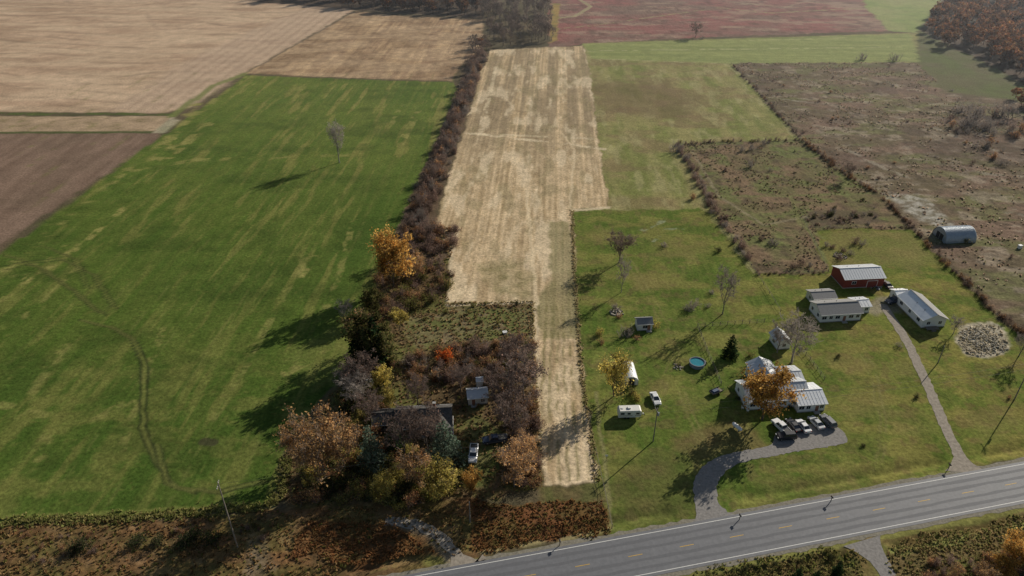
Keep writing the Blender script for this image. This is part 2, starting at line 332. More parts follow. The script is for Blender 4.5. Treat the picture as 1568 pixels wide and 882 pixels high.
# forest floor, colour darkened for the shade under the trees
paint([(1416,52),(1440,20),(1470,-10),(1620,-45),(1800,60),(1750,160),(1620,150),(1500,92)],two((.07,.055,.04),(.10,.07,.05),8),4,3,.3)
paint([(395,3),(545,15),(738,28),(742,0),(400,-12)],two((.07,.055,.04),(.10,.07,.05),8),3,2,.3)
def flatten(pts,w,px=True):
    if px: pts=GL(pts)
    pa=np.array(pts); d=np.full(len(X),1e9)
    for i in range(len(pa)-1):
        x0,y0=pa[i]; x1,y1=pa[i+1]; dx,dy=x1-x0,y1-y0
        t=np.clip(((X-x0)*dx+(Y-y0)*dy)/(dx*dx+dy*dy+1e-9),0,1); d=np.minimum(d,np.hypot(X-x0-t*dx,Y-y0-t*dy))
    return np.clip((d-w)/2.5,0,1)
ra=np.array(G(892,866)); rb=np.array(G(1482,754)); rd=(rb-ra)/np.linalg.norm(rb-ra); rn=np.array((-rd[1],rd[0]))
fl=flatten([tuple(ra-rd*400),tuple(ra+rd*500)],6.8,False)
DRV_B=[(1483,724),(1470,700),(1448,655),(1418,585),(1388,522),(1362,482),(1352,466)]
DRV_C=[(1320,828),(1345,858),(1375,905)]
DRV_D=[(610,799),(650,808),(690,838),(712,872)]
DRV_A=[(1085,806),(1080,770),(1078,735),(1100,708),(1150,694),(1220,680),(1280,668)]
for d_,w_ in ((DRV_A,7),(DRV_B,3.5),(DRV_C,4),(DRV_D,3)): fl=np.minimum(fl,flatten(d_,w_))
R*=fl
Z=R*(fbm(X/1.6,Y/1.6,201,3)-.5)*1.7
offs=(X-ra[0])*rn[0]+(Y-ra[1])*rn[1]
Z-=np.exp(-((np.abs(offs)-9.5)/1.8)**2)*.55*fl
V=np.stack([X,Y,Z],1)
ii,jj=np.meshgrid(np.arange(ny-1),np.arange(nx-1),indexing='ij'); a=(ii*nx+jj).ravel()
Q=np.stack([a,a+1,a+nx+1,a+nx],1)
gm=bpy.data.materials.new('ground'); gm.use_nodes=True; nt=gm.node_tree; b=nt.nodes['Principled BSDF']
b.inputs['Roughness'].default_value=1; b.inputs['Specular IOR Level'].default_value=.05
at=nt.nodes.new('ShaderNodeAttribute'); at.attribute_name='Col'
tc=nt.nodes.new('ShaderNodeTexCoord')
def nz(scale,det,lo,hi):
    n=nt.nodes.new('ShaderNodeTexNoise'); n.inputs['Scale'].default_value=scale; n.inputs['Detail'].default_value=det; n.inputs['Roughness'].default_value=.7
    nt.links.new(tc.outputs['Object'],n.inputs['Vector'])
    r=nt.nodes.new('ShaderNodeMapRange'); r.inputs[1].default_value=.3; r.inputs[2].default_value=.7; r.inputs[3].default_value=lo; r.inputs[4].default_value=hi
    nt.links.new(n.outputs[0],r.inputs[0]); return n,r
n1,r1=nz(1.1,5,.60,1.42); n2,r2=nz(.12,4,.86,1.16)
mm=nt.nodes.new('ShaderNodeMath'); mm.operation='MULTIPLY'; nt.links.new(r1.outputs[0],mm.inputs[0]); nt.links.new(r2.outputs[0],mm.inputs[1])
vm=nt.nodes.new('ShaderNodeVectorMath'); vm.operation='SCALE'; nt.links.new(at.outputs['Color'],vm.inputs[0]); nt.links.new(mm.outputs[0],vm.inputs['Scale'])
nt.links.new(vm.outputs[0],b.inputs['Base Color'])
bp=nt.nodes.new('ShaderNodeBump'); bp.inputs['Strength'].default_value=.6; bp.inputs['Distance'].default_value=.22
nt.links.new(n1.outputs[0],bp.inputs['Height']); nt.links.new(bp.outputs[0],b.inputs['Normal'])
add_obj('ground',quad_mesh('ground',V,Q,np.concatenate([C,np.ones((len(C),1))],1),gm,True))
# ------------------------------------------------------------------ generic builder
class MB:
    def __init__(s): s.v=[];s.f=[];s.m=[];s.mats=[]
    def mi(s,m):
        if m not in s.mats: s.mats.append(m)
        return s.mats.index(m)
    def add(s,vs,fs,m):
        k=len(s.v); s.v+= [tuple(v) for v in vs]; i=s.mi(m)
        for f in fs: s.f.append(tuple(k+q for q in f)); s.m.append(i)
    def box(s,c,d,m,top=(1,1),rz=0):
        x,y,z=[q/2 for q in d]; vs=[]
        for zz,(tx,ty) in ((-z,(1,1)),(z,top)):
            for sx,sy in ((-1,-1),(1,-1),(1,1),(-1,1)):
                px_,py_=sx*x*tx,sy*y*ty
                cx=px_*math.cos(rz)-py_*math.sin(rz); cy=px_*math.sin(rz)+py_*math.cos(rz)
                vs.append((c[0]+cx,c[1]+cy,c[2]+zz))
        s.add(vs,[(3,2,1,0),(4,5,6,7),(0,1,5,4),(1,2,6,5),(2,3,7,6),(3,0,4,7)],m)
    def cyl(s,p0,p1,r0,r1,m,n=12,cap=True):
        p0=Vector(p0);p1=Vector(p1); a=(p1-p0).normalized(); u=a.orthogonal().normalized(); w=a.cross(u); vs=[]
        for p,r in ((p0,r0),(p1,r1)):
            for i in range(n):
                t=2*math.pi*i/n; vs.append(p+u*math.cos(t)*r+w*math.sin(t)*r)
        fs=[(i,(i+1)%n,n+(i+1)%n,n+i) for i in range(n)]
        if cap: fs+=[tuple(range(n-1,-1,-1)),tuple(range(n,2*n))]
        s.add(vs,fs,m)
    def loft(s,secs,m,cap=True):
        n=len(secs[0]); vs=[p for q in secs for p in q]; fs=[]
        for k in range(len(secs)-1):
            for i in range(n): fs.append((k*n+i,k*n+(i+1)%n,(k+1)*n+(i+1)%n,(k+1)*n+i))
        if cap: fs+=[tuple(range(n-1,-1,-1)),tuple(range((len(secs)-1)*n,len(secs)*n))]
        s.add(vs,fs,m)
    def mesh(s,name):
        me=bpy.data.meshes.new(name); me.from_pydata(s.v,[],s.f)
        for m in s.mats: me.materials.append(m)
        me.polygons.foreach_set('material_index',s.m)
        import bmesh
        bm=bmesh.new(); bm.from_mesh(me); bmesh.ops.recalc_face_normals(bm,faces=bm.faces); bm.to_mesh(me); bm.free()
        me.update(); return me
    def obj(s,name,loc=(0,0,0),rz=0,parent=None,sc=1): return add_obj(name,s.mesh(name),loc,rz,sc,parent)
def empty(name,loc,rz=0):
    e=bpy.data.objects.new(name,None); COL.objects.link(e); e.location=loc; e.rotation_euler=(0,0,rz); e.empty_display_size=1; return e
# ------------------------------------------------------------------ road
asph=mat('asphalt',(.145,.148,.16),.7,0,.9,.14,.4,.05)
wl=mat('road_paint_white',(.70,.69,.65),.7,0,3,.15); yl=mat('road_paint_yellow',(.55,.34,.06),.7,0,3,.2)
grav=mat('gravel',(.25,.235,.22),.95,0,1.6,.28,.1,.3); dirt=mat('dirt_gravel',(.31,.27,.22),.95,0,1.2,.3,.1,.3)
shoulder=mat('gravel_shoulder',(.23,.21,.165),.95,0,1.5,.35,.1,.3)
def sheet_strip(mb,off0,off1,a0,a1,z,m,step=4,jit=0):
    n=max(1,int((a1-a0)/step)); vs=[];fs=[]
    for i in range(n+1):
        t=a0+(a1-a0)*i/n; p=ra+rd*t
        j0=random.uniform(-jit,jit); j1=random.uniform(-jit,jit)
        q0=p+rn*(off0-j0); q1=p+rn*(off1+j1); vs+=[(q0[0],q0[1],z),(q1[0],q1[1],z)]
    for i in range(n): fs.append((2*i,2*i+1,2*i+3,2*i+2))
    mb.add(vs,fs,m)
mb=MB(); sheet_strip(mb,-6.6,6.6,-350,500,.03,shoulder,1.5,.3); mb.obj('road_shoulder')
mb=MB(); sheet_strip(mb,-5.6,5.6,-350,500,.06,asph,3,.06); mb.obj('road')
mb=MB()
sheet_strip(mb,4.76,4.91,-350,500,.07,wl,20); sheet_strip(mb,-4.91,-4.76,-350,500,.07,wl,20)
for k in range(-20,35):
    c=k*(np.linalg.norm(rb-ra)/8); sheet_strip(mb,-.08,.08,c-1.6,c+1.6,.07,yl,4)
mb.obj('road_markings')
tar=mat('asphalt_wheel_wear',(.128,.13,.14),.75,0,2,.1)
mb=MB()
for k,o in enumerate((-3.3,-1.4,1.4,3.3)): sheet_strip(mb,o-.35,o+.35,-350,500,.064,tar,3,.15)
mb.obj('road_wear_marks')
def poly_obj(name,pts,z,m,jit=.25,step=.8):
    pts=GL(pts); out=[]
    n=len(pts)
    for i in range(n):
        p0,p1,p2,p3=[np.array(pts[(i+k-1)%n]) for k in range(4)]
        L=max(2,int(np.linalg.norm(p2-p1)/step))
        for k in range(L):
            t=k/L; q=.5*((2*p1)+(-p0+p2)*t+(2*p0-5*p1+4*p2-p3)*t*t+(-p0+3*p1-3*p2+p3)*t**3)
            out.append((q[0]+random.uniform(-jit,jit),q[1]+random.uniform(-jit,jit),z))
    mb=MB(); mb.add(out,[tuple(range(len(out)))],m)
    me=mb.mesh(name); 
    if me.polygons[0].normal.z<0: me.flip_normals()
    return add_obj(name,me)
def path_obj(name,pts,w,z,m,jit=.12,flare=None):
    pts=[np.array(p) for p in GL(pts)]; sm=[]
    for i in range(len(pts)-1):
        p0=pts[max(i-1,0)];p1=pts[i];p2=pts[i+1];p3=pts[min(i+2,len(pts)-1)]
        L=max(2,int(np.linalg.norm(p2-p1)/1.2))
        for k in range(L):
            t=k/L; sm.append(.5*((2*p1)+(-p0+p2)*t+(2*p0-5*p1+4*p2-p3)*t*t+(-p0+3*p1-3*p2+p3)*t**3))
    sm.append(pts[-1]); vs=[];fs=[]
    for i,p in enumerate(sm):
        d=sm[min(i+1,len(sm)-1)]-sm[max(i-1,0)]; d=d/np.linalg.norm(d); nn=np.array((-d[1],d[0]))
        ww=w/2
        if flare:
            s=np.linalg.norm(p-pts[0]); ww+=flare*max(0,1-s/7)**2
        a=p+nn*(ww+random.uniform(-jit,jit)); b2=p-nn*(ww+random.uniform(-jit,jit)); vs+=[(a[0],a[1],z),(b2[0],b2[1],z)]
    for i in range(len(sm)-1): fs.append((2*i,2*i+1,2*i+3,2*i+2))
    mb=MB(); mb.add(vs,fs,m); return mb.obj(name)
poly_obj('gravel_driveway',[(1052,812),(1066,790),(1062,745),(1070,722),(1092,703),(1130,692),(1178,682),(1186,668),(1200,655),(1240,650),(1278,653),(1297,670),(1290,680),(1240,688),(1190,697),(1140,707),(1112,722),(1098,745),(1102,772),(1120,787),(1140,797)],.045,grav)
path_obj('gravel_driveway',DRV_B,2.7,.045,dirt,.2,4.0)
path_obj('gravel_driveway',DRV_C,3.6,.045,grav,.2,3)
path_obj('dirt_track',[(718,878)]+DRV_D[::-1]+[(590,797)],2.4,.04,dirt,.4,4)
# ------------------------------------------------------------------ vegetation generators
def rv(n): 
    v=RNG.normal(size=(n,3)); return v/np.linalg.norm(v,axis=1)[:,None]
def build_arrays(segs,leaves):
    Vs=[];Qs=[];Cs=[];k=0
    if segs:
        p0=np.array([s[0] for s in segs]);p1=np.array([s[1] for s in segs]);r0=np.array([s[2] for s in segs]);r1=np.array([s[3] for s in segs]);cc=np.array([s[4] for s in segs])
        d=p1-p0; d/=np.linalg.norm(d,axis=1)[:,None]+1e-9
        ref=np.where(np.abs(d[:,2:3])<.8,np.array([[0,0,1.]]),np.array([[1.,0,0]]))
        u=np.cross(d,ref); u/=np.linalg.norm(u,axis=1)[:,None]; w=np.cross(d,u)
        thick=r0>.05
        for sel,n in ((thick,5),(~thick,0)):
            if not sel.any(): continue
            P0,P1,R0,R1,U,W,CC=p0[sel],p1[sel],r0[sel],r1[sel],u[sel],w[sel],cc[sel]; m=len(P0)
            if n:
                vs=[]
                for PP,RR in ((P0,R0),(P1,R1)):
                    for i in range(n):
                        t=2*math.pi*i/n; vs.append(PP+U*(math.cos(t)*RR)[:,None]+W*(math.sin(t)*RR)[:,None])
                vv=np.stack(vs,1).reshape(-1,3); base=(np.arange(m)*2*n)[:,None]
                q=np.concatenate([base+np.array([[i,(i+1)%n,n+(i+1)%n,n+i]]) for i in range(n)],0)
                Vs.append(vv);Qs.append(q+k);Cs.append(np.repeat(np.c_[CC,np.zeros(m)],2*n,0)); k+=len(vv)
            else:
                a=RNG.uniform(0,math.pi,m); D=U*np.cos(a)[:,None]+W*np.sin(a)[:,None]
                vv=np.stack([P0-D*R0[:,None],P0+D*R0[:,None],P1+D*R1[:,None],P1-D*R1[:,None]],1).reshape(-1,3)
                q=(np.arange(m)*4)[:,None]+np.arange(4)[None]
                Vs.append(vv);Qs.append(q+k);Cs.append(np.repeat(np.c_[CC*RNG.uniform(.8,1.25,(m,1)),np.ones(m)*.6],4,0)); k+=len(vv)
    if leaves is not None and len(leaves[0]):
        pc,sz,cc=leaves; m=len(pc); n=rv(m); n[:,2]=np.abs(n[:,2])+.15
        u=np.cross(n,rv(m)); u/=np.linalg.norm(u,axis=1)[:,None]+1e-9; w=np.cross(n,u); w/=np.linalg.norm(w,axis=1)[:,None]+1e-9
        s=sz[:,None]; a=RNG.uniform(.6,1.2,(m,1))
        vv=np.stack([pc-u*s,pc-w*s*a*.7,pc+u*s,pc+w*s*a*.7],1).reshape(-1,3)
        q=(np.arange(m)*4)[:,None]+np.arange(4)[None]
        Vs.append(vv);Qs.append(q+k);Cs.append(np.repeat(np.c_[cc,np.ones(m)],4,0))
    return np.concatenate(Vs),np.concatenate(Qs),np.concatenate(Cs)
def pick(pal,n):
    pal=np.array(pal); c=pal[RNG.integers(0,len(pal),n)]; return np.clip(c*RNG.uniform(.7,1.35,(n,1)),0,1)
def gen_tree(h,r,tf=.25,nl=12,ns=6,ntw=5,leafn=4,lsz=.2,pal=None,bark=(.14,.12,.10),twig=None,tr=None,spread=.34,twr=.028,nt2=2,up=(.25,.75)):
    twig=twig or bark; tr=tr or h*.015; segs=[]; lp=[];lc=[]; r=r*.78
    pts=[np.array((0,0,-.2))]; lean=RNG.normal(size=2)*.03*h
    for i in range(1,7):
        z=h*.82*i/6; pts.append(np.array((lean[0]*(i/6)+RNG.normal()*.012*h,lean[1]*(i/6)+RNG.normal()*.012*h,z)))
    for i in range(6): segs.append((pts[i],pts[i+1],tr*(1-.85*i/6)*(1.35 if i==0 else 1),tr*(1-.85*(i+1)/6),bark))
    cz=h*(tf+1)/2; hz=h*(1-tf)/2*1.02
    def tpt(z):
        f=min(max(z/(h*.82)*6,0),5.999); i=int(f); return pts[i]*(1-(f-i))+pts[i+1]*(f-i)
    for i in range(nl):
        f=i/nl; z0=h*(tf*.9+(.76-tf*.9)*f); az=i*2.4+RNG.uniform(-.5,.5)
        tz=min(h*.9,z0+(h*.93-z0)*RNG.uniform(*up)); k=1-((tz-cz)/hz)**2
        rad=r*math.sqrt(max(k,.08))*RNG.uniform(.6,1.12)
        s=tpt(z0); e=np.array((s[0]*.5+rad*math.cos(az),s[1]*.5+rad*math.sin(az),tz))
        mid=(s+e)/2+np.array((0,0,-.06*h*RNG.uniform(-.5,1)))+RNG.normal(size=3)*.02*h
        lim=[]
        for j in range(5):
            t=j/4; lim.append((1-t)**2*s+2*t*(1-t)*mid+t*t*e)
        lr=tr*.45*(1-.5*f)
        for j in range(4): segs.append((lim[j],lim[j+1],max(lr*(1-j/4.6),.035),max(lr*(1-(j+1)/4.6),.03),bark))
        clump=RNG.uniform(.7,1.3)
        for q in range(ns):
            t=RNG.uniform(.25,1.0); j=min(int(t*4),3); st=lim[j]+(lim[j+1]-lim[j])*(t*4-j)
            d=(lim[j+1]-lim[j]); d=d/np.linalg.norm(d)*.6+rv(1)[0]*.85+np.array((0,0,.3)); d/=np.linalg.norm(d)
            L=r*spread*RNG.uniform(.5,1.2); en=st+d*L
            segs.append((st,en,.045,.03,bark)); cl2=clump*RNG.uniform(.7,1.3)
            for w in range(ntw):
                tt=RNG.uniform(.25,1); s2=st+(en-st)*tt; d2=d*.5+rv(1)[0]*.9+np.array((0,0,.25)); d2/=np.linalg.norm(d2)
                e2=s2+d2*L*RNG.uniform(.3,.8); segs.append((s2,e2,twr,twr*.5,twig))
                for w2 in range(nt2):
                    s3=s2+(e2-s2)*RNG.uniform(.3,1); e3=s3+(d2*.5+rv(1)[0]*.8)*L*.35; segs.append((s3,e3,twr*.8,twr*.35,twig))
                if pal is not None and leafn:
                    pp=e2+RNG.normal(size=(leafn,3))*L*.24; lp.append(pp); lc.append(pick(pal,leafn)*cl2)
    lv=None
    if lp:
        lp=np.concatenate(lp); lc=np.concatenate(lc); lv=(lp,RNG.uniform(.6,1.4,len(lp))*lsz,lc)
    return build_arrays(segs,lv)
def gen_shrub(h,r,stems=14,tw=6,leafn=4,lsz=.16,pal=None,bark=(.15,.12,.10),twr=.03):
    segs=[];lp=[];lc=[]
    for i in range(stems):
        az=RNG.uniform(0,6.28); el=RNG.uniform(.25,1.45); b0=np.array((RNG.normal()*r*.25,RNG.normal()*r*.25,-.1))
        k=RNG.uniform(.55,1.1); e=np.array((math.cos(az)*math.cos(el)*r,math.sin(az)*math.cos(el)*r,math.sin(el)*h))*k*.85+b0*.6
        m=(b0+e)/2+RNG.normal(size=3)*r*.12
        segs.append((b0,m,.055,.04,bark)); segs.append((m,e,.04,.025,bark)); cl=RNG.uniform(.65,1.35)
        for j in range(tw):
            t=RNG.uniform(.2,1); s=(b0+(m-b0)*t*2) if t<.5 else (m+(e-m)*(t*2-1)); d=(e-b0)/np.linalg.norm(e-b0)*.5+rv(1)[0]*.8+np.array((0,0,.3))
            e2=s+d*r*RNG.uniform(.2,.45); segs.append((s,e2,twr,twr*.5,bark))
            segs.append((s+(e2-s)*.5,s+(e2-s)*.5+rv(1)[0]*r*.2,twr*.8,twr*.4,bark))
            if pal is not None and leafn: 
                pp=e2+RNG.normal(size=(leafn,3))*r*.14; pp[:,2]=np.maximum(pp[:,2],.08); lp.append(pp); lc.append(pick(pal,leafn)*cl)
    lv=None
    if lp: lp=np.concatenate(lp); lc=np.concatenate(lc); lv=(lp,RNG.uniform(.6,1.4,len(lp))*lsz,lc)
    return build_arrays(segs,lv)
def gen_conifer(h,r,pal,bark=(.08,.06,.045),dens=1.0,lsz=.2):
    segs=[(np.array((0,0,-.2)),np.array((0,0,h*.5)),h*.018,h*.01,bark),(np.array((0,0,h*.5)),np.array((0,0,h)),h*.01,.02,bark)]; lp=[];lc=[]
    z=h*.06; k=0
    while z<h*.97:
        rr=r*(1-z/h)**.75+.12; nb=max(4,int(9*dens*(1-z/h)+4))
        for i in range(nb):
            az=i*6.283/nb+k*.7+RNG.uniform(-.3,.3); L=rr*RNG.uniform(.6,1.12); s=np.array((0,0,z)); e=np.array((math.cos(az)*L,math.sin(az)*L,z-L*.15+RNG.normal()*.1))
            segs.append((s,e,.035,.015,bark)); n=max(4,int(L*9)); t=RNG.uniform(.2,1,n)**.7; pp=s+(e-s)*t[:,None]+RNG.normal(size=(n,3))*np.array((.16,.16,.12))*max(.5,rr*.5)
            lp.append(pp); lc.append(pick(pal,n)*RNG.uniform(.6,1.4))
        z+=h*.045; k+=1
    lp=np.concatenate(lp); lc=np.concatenate(lc)
    return build_arrays(segs,(lp,RNG.uniform(.6,1.4,len(lp))*lsz,lc))
def merged(name,protos,places):
    Vs=[];Qs=[];Cs=[];k=0
    for (x,y,sc,sz,tint) in places:
        v,q,c=protos[RNG.integers(0,len(protos))]; a=RNG.uniform(0,6.28); ca,sa=math.cos(a),math.sin(a)
        vv=np.stack([(v[:,0]*ca-v[:,1]*sa)*sc+x,(v[:,0]*sa+v[:,1]*ca)*sc+y,v[:,2]*sz],1)
        cc=c.copy(); cc[:,:3]*=tint; Vs.append(vv);Qs.append(q+k);Cs.append(cc);k+=len(v)
    return add_obj(name,quad_mesh(name,np.concatenate(Vs),np.concatenate(Qs),np.concatenate(Cs),VEG))
ORANGE=[(.60,.34,.09),(.52,.29,.08),(.64,.42,.13),(.42,.25,.08)]
GOLD=[(.54,.43,.11),(.48,.38,.10),(.34,.32,.08),(.58,.47,.16)]
RUSTL=[(.50,.29,.13),(.42,.24,.11),(.56,.36,.16),(.30,.21,.12)]
OLIVE=[(.17,.18,.05),(.21,.19,.06),(.13,.14,.04),(.28,.23,.085)]
PURPL=[(.25,.16,.13),(.20,.135,.105),(.29,.195,.155),(.17,.115,.09)]
REDL=[(.33,.14,.08),(.27,.125,.07),(.36,.19,.10)]
GRAYB=(.25,.22,.195)
PROT={
 'bare':[gen_tree(10,3.9,.18,15,8,7,0,bark=GRAYB,twig=(.31,.27,.235),nt2=3,twr=.032) for _ in range(3)],
 'poplar':[gen_tree(10,3.0,.16,20,7,6,0,bark=(.32,.29,.26),twig=(.42,.38,.33),nt2=3,twr=.034,up=(.55,1.0),spread=.45)],
 'bare_dark':[gen_tree(10,4.3,.15,16,8,7,1,.13,PURPL,(.16,.135,.12),(.23,.18,.155),nt2=3,twr=.034) for _ in range(2)],
 'orange':[gen_tree(10,4.6,.12,17,9,6,6,.18,ORANGE,(.13,.10,.08)) for _ in range(2)],
 'gold':[gen_tree(10,4.5,.1,17,8,6,5,.17,GOLD,(.13,.10,.08)) for _ in range(2)],
 'rust':[gen_tree(10,4.8,.12,17,8,6,3,.17,RUSTL,(.18,.15,.13),(.32,.25,.20)) for _ in range(2)],
 'olive':[gen_tree(10,3.9,.05,17,8,6,6,.19,[(.10,.115,.035),(.14,.13,.045),(.18,.14,.06),(.07,.08,.03)],(.11,.09,.07)) for _ in range(2)],
 'conifer':[gen_conifer(10,2.9,[(.026,.052,.02),(.035,.062,.025),(.022,.04,.018)],lsz=.22) for _ in range(2)],
 'spruce':[gen_conifer(10,3.2,[(.13,.18,.13),(.10,.145,.10),(.17,.21,.16)],lsz=.18) for _ in range(2)],
 'sh_purple':[gen_shrub(3,2.2,16,7,3,.13,PURPL,(.22,.17,.145)) for _ in range(4)],
 'sh_gray':[gen_shrub(3,2.2,18,9,0,.12,PURPL,(.29,.25,.22)) for _ in range(3)],
 'sh_olive':[gen_shrub(3,2.1,16,6,5,.15,OLIVE,(.15,.12,.09)) for _ in range(3)],
 'sh_dark':[gen_shrub(3,2.1,16,6,6,.16,[(.05,.07,.025),(.07,.085,.033),(.09,.075,.045)],(.09,.075,.06)) for _ in range(2)],
 'sh_gold':[gen_shrub(3,2.1,16,6,5,.15,GOLD,(.15,.12,.09)) for _ in range(2)],
 'sh_rust':[gen_shrub(3,2.1,16,6,4,.14,REDL+RUSTL,(.18,.135,.11)) for _ in range(3)],
 'sh_red':[gen_shrub(3,2.0,20,7,7,.17,[(.62,.16,.04),(.55,.12,.035),(.66,.24,.06)],(.15,.1,.08))],
 'w_bare':[gen_tree(14,4.4,.25,10,5,5,1,.3,[(.25,.19,.16),(.2,.155,.13)],(.22,.18,.155),nt2=1,twr=.075) for _ in range(3)],
 'w_rust':[gen_tree(14,5.4,.15,11,6,4,5,.44,[(.36,.17,.08),(.27,.15,.08),(.42,.21,.09),(.19,.15,.08),(.32,.12,.07)],(.14,.11,.095),nt2=1,twr=.06) for _ in range(3)],
}
PM={k:[quad_mesh(k,*p,VEG) for p in v] for k,v in PROT.items()}
PH={k:(3.0 if k.startswith('sh') else 14 if k.startswith('w_') else 10.0) for k in PROT}
def tree(name,kind,px,py,top=None,h=None,wide=1.0,dx=0):
    x,y=G(px,py); h=h or HT(py,top,px); s=h/PH[kind]
    return add_obj(name,random.choice(PM[kind]),(x,y,0),random.uniform(0,6.28),(s*wide,s*wide,s))
tree('bare_poplar_tree','poplar',520,249,184,wide=.8)
tree('orange_maple_tree','orange',603,440,356,wide=.85)
tree('rust_oak_tree','rust',640,420,385,wide=.8)
tree('bare_tree','bare',530,492,458,wide=1.2)
tree('olive_oak_tree','olive',567,556,474,wide=1.0)
tree('olive_oak_tree','olive',592,560,500,wide=.9)
tree('dark_spruce_tree','conifer',578,562,484,wide=1.1)
tree('dark_spruce_tree','conifer',550,560,505,wide=1.1)
tree('gold_maple_tree','gold',612,505,472,wide=.9)
tree('gold_maple_tree','gold',588,600,560,wide=.8)
tree('rust_oak_tree','rust',556,535,480,wide=.85)
tree('olive_oak_tree','olive',572,485,440,wide=.9)
tree('bare_tree','bare',535,605,562,wide=1.3)
tree('bare_tree','bare',545,625,572,wide=1.3)
tree('bare_tree','bare_dark',555,600,540,wide=1.1)
tree('rust_oak_tree','rust',497,735,630,wide=.85)
tree('rust_oak_tree','rust',465,715,645,wide=.85)
tree('rust_oak_tree','rust',528,722,645,wide=.8)
tree('blue_spruce_tree','spruce',571,715,650,wide=1.0)
tree('blue_spruce_tree','spruce',683,712,642,wide=1.15)
tree('gold_maple_tree','gold',676,765,712,wide=1.1)
tree('gold_maple_tree','gold',597,628,595,wide=.7)
tree('gold_maple_tree','gold',590,760,728,wide=1.1)
tree('rust_oak_tree','rust',640,745,690,wide=.9)
tree('orange_maple_tree','orange',722,755,722,wide=.9)
tree('dark_spruce_tree','conifer',606,690,640,wide=1.0)
tree('red_maple_tree','sh_red',684,553,h=4.6,wide=.75)
tree('bare_tree','bare_dark',620,700,630,wide=.95)
tree('bare_tree','bare_dark',655,695,618,wide=.9)
tree('bare_tree','bare_dark',785,670,600,wide=1.0)
tree('bare_tree','bare_dark',757,600,560,wide=1.1)
tree('bare_tree','bare_dark',802,620,540,wide=1.0)
tree('bare_tree','bare_dark',790,570,515,wide=1.2)
tree('bare_tree','bare_dark',770,640,585,wide=1.1)
tree('rust_oak_tree','rust',788,745,680,wide=.85)
tree('rust_oak_tree','rust',802,715,665,wide=.85)
tree('bare_tree','bare_dark',568,650,600,wide=1.0)
tree('bare_tree','bare_dark',705,600,555,wide=.9)
tree('bare_tree','bare_dark',640,620,575,wide=1.0)
for a,b_,h_ in [(720,112,10),(732,96,11),(738,82,10),(712,140,8),(695,195,8),(682,228,7),(662,275,8),(645,322,8),(628,352,8),(604,400,9),(660,365,7)]: tree('hedgerow_tree','bare_dark',a,b_,h=h_,wide=1.0)
tree('bare_tree','bare_dark',948,402,352,wide=1.15)
tree('bare_tree','bare',951,448,388,wide=.5)
tree('bare_tree','bare',1106,481,406,wide=.65)
tree('gold_maple_tree','gold',940,607,540,wide=.75)
tree('orange_maple_tree','orange',1167,643,562,wide=.9)
tree('bare_tree','bare',1212,556,478,wide=1.15)
tree('bare_tree','bare',1190,540,490,wide=1.0)
tree('spruce_tree','conifer',1117,546,512,wide=1.2)
tree('bare_tree','bare',1459,512,484,wide=1.1)
tree('bare_tree','bare',1560,545,505,wide=1.0)
tree('bare_tree','bare_dark',1065,57,32,wide=1.2)
tree('bare_tree','bare_dark',1298,275,248,wide=1.0)
for a,b_,h_ in [(1036,232,5.5),(1150,230,4),(1170,222,3.5),(1135,232,3.5),(1148,256,4.0),(1075,60,3),(1480,195,9),(1495,185,11),(1510,200,10),(1475,172,8),(1538,180,12),(1320,92,6),(1368,93,6)]:
    tree('gray_shrub','sh_gray',a,b_,h=h_,wide=1.0)
for k_,a,b_,h_ in [('sh_gray',943,475,3.0),('sh_gray',958,515,4),('sh_gold',1003,502,3.0),('sh_gold',918,513,2.6),('sh_rust',920,526,2),('sh_rust',948,486,1.8),('sh_gold',975,612,2.6),('sh_olive',968,604,2.6),('sh_gray',1055,476,3),('sh_gray',1062,470,3.5),('sh_gray',1018,378,2.5),('sh_dark',1283,547,1.3),('sh_dark',1403,609,1.3),('sh_rust',1060,305,3),('sh_dark',1100,385,2),('sh_gray',1375,530,2.),('sh_olive',1478,372,2.5),('sh_gold',1480,366,3.2),('sh_gray',1090,450,2),('sh_rust',1545,610,1.2),('sh_dark',1322,684,1.0),('sh_olive',1040,560,1.3),('sh_dark',1208,624,1.2),('sh_dark',1130,612,1.2),('sh_rust',975,520,1.8),('sh_gray',1085,470,2),('sh_olive',1150,545,2),('sh_rust',1168,560,1.8)]:
    tree('garden_shrub',k_,a,b_,h=h_)
for a,b_,t_,k_ in [(1220,890,862,'conifer'),(1281,880,852,'conifer'),(1247,895,870,'conifer')]: tree('small_spruce_tree',k_,a,b_,h=4.5,wide=1.1)
for a,b_,h_,k_ in [(1552,868,9,'orange'),(1590,850,9,'rust'),(1600,890,10,'gold'),(1500,895,6,'rust'),(1460,885,4,'rust'),(1530,880,6,'orange')]: tree('roadside_maple_tree',k_,a,b_,h=h_,wide=1.0)
# --- masses
def in_poly(poly,n,px=True):
    if px: poly=GL(poly)
    pa=np.array(poly); out=[]
    while len(out)<n:
        x=RNG.uniform(pa[:,0].min(),pa[:,0].max(),n*3); y=RNG.uniform(pa[:,1].min(),pa[:,1].max(),n*3)
        wx=(fbm(x/6,y/6,91,4)-.5)*5; wy=(fbm(x/6,y/6,37,4)-.5)*5
        k=sdf(x+wx,y+wy,poly)>0; out+=list(zip(x[k],y[k]))
    return out[:n]
def along(pts,n,spread,px=True):
    pts=[np.array(p) for p in (GL(pts) if px else pts)]; L=[np.linalg.norm(pts[i+1]-pts[i]) for i in range(len(pts)-1)]; T=sum(L); out=[]
    for _ in range(n):
        t=RNG.uniform(0,T); i=0
        while i<len(L)-1 and t>L[i]: t-=L[i]; i+=1
        p=pts[i]+(pts[i+1]-pts[i])*min(t/L[i],1); out.append((p[0]+RNG.normal()*spread,p[1]+RNG.normal()*spread))
    return out
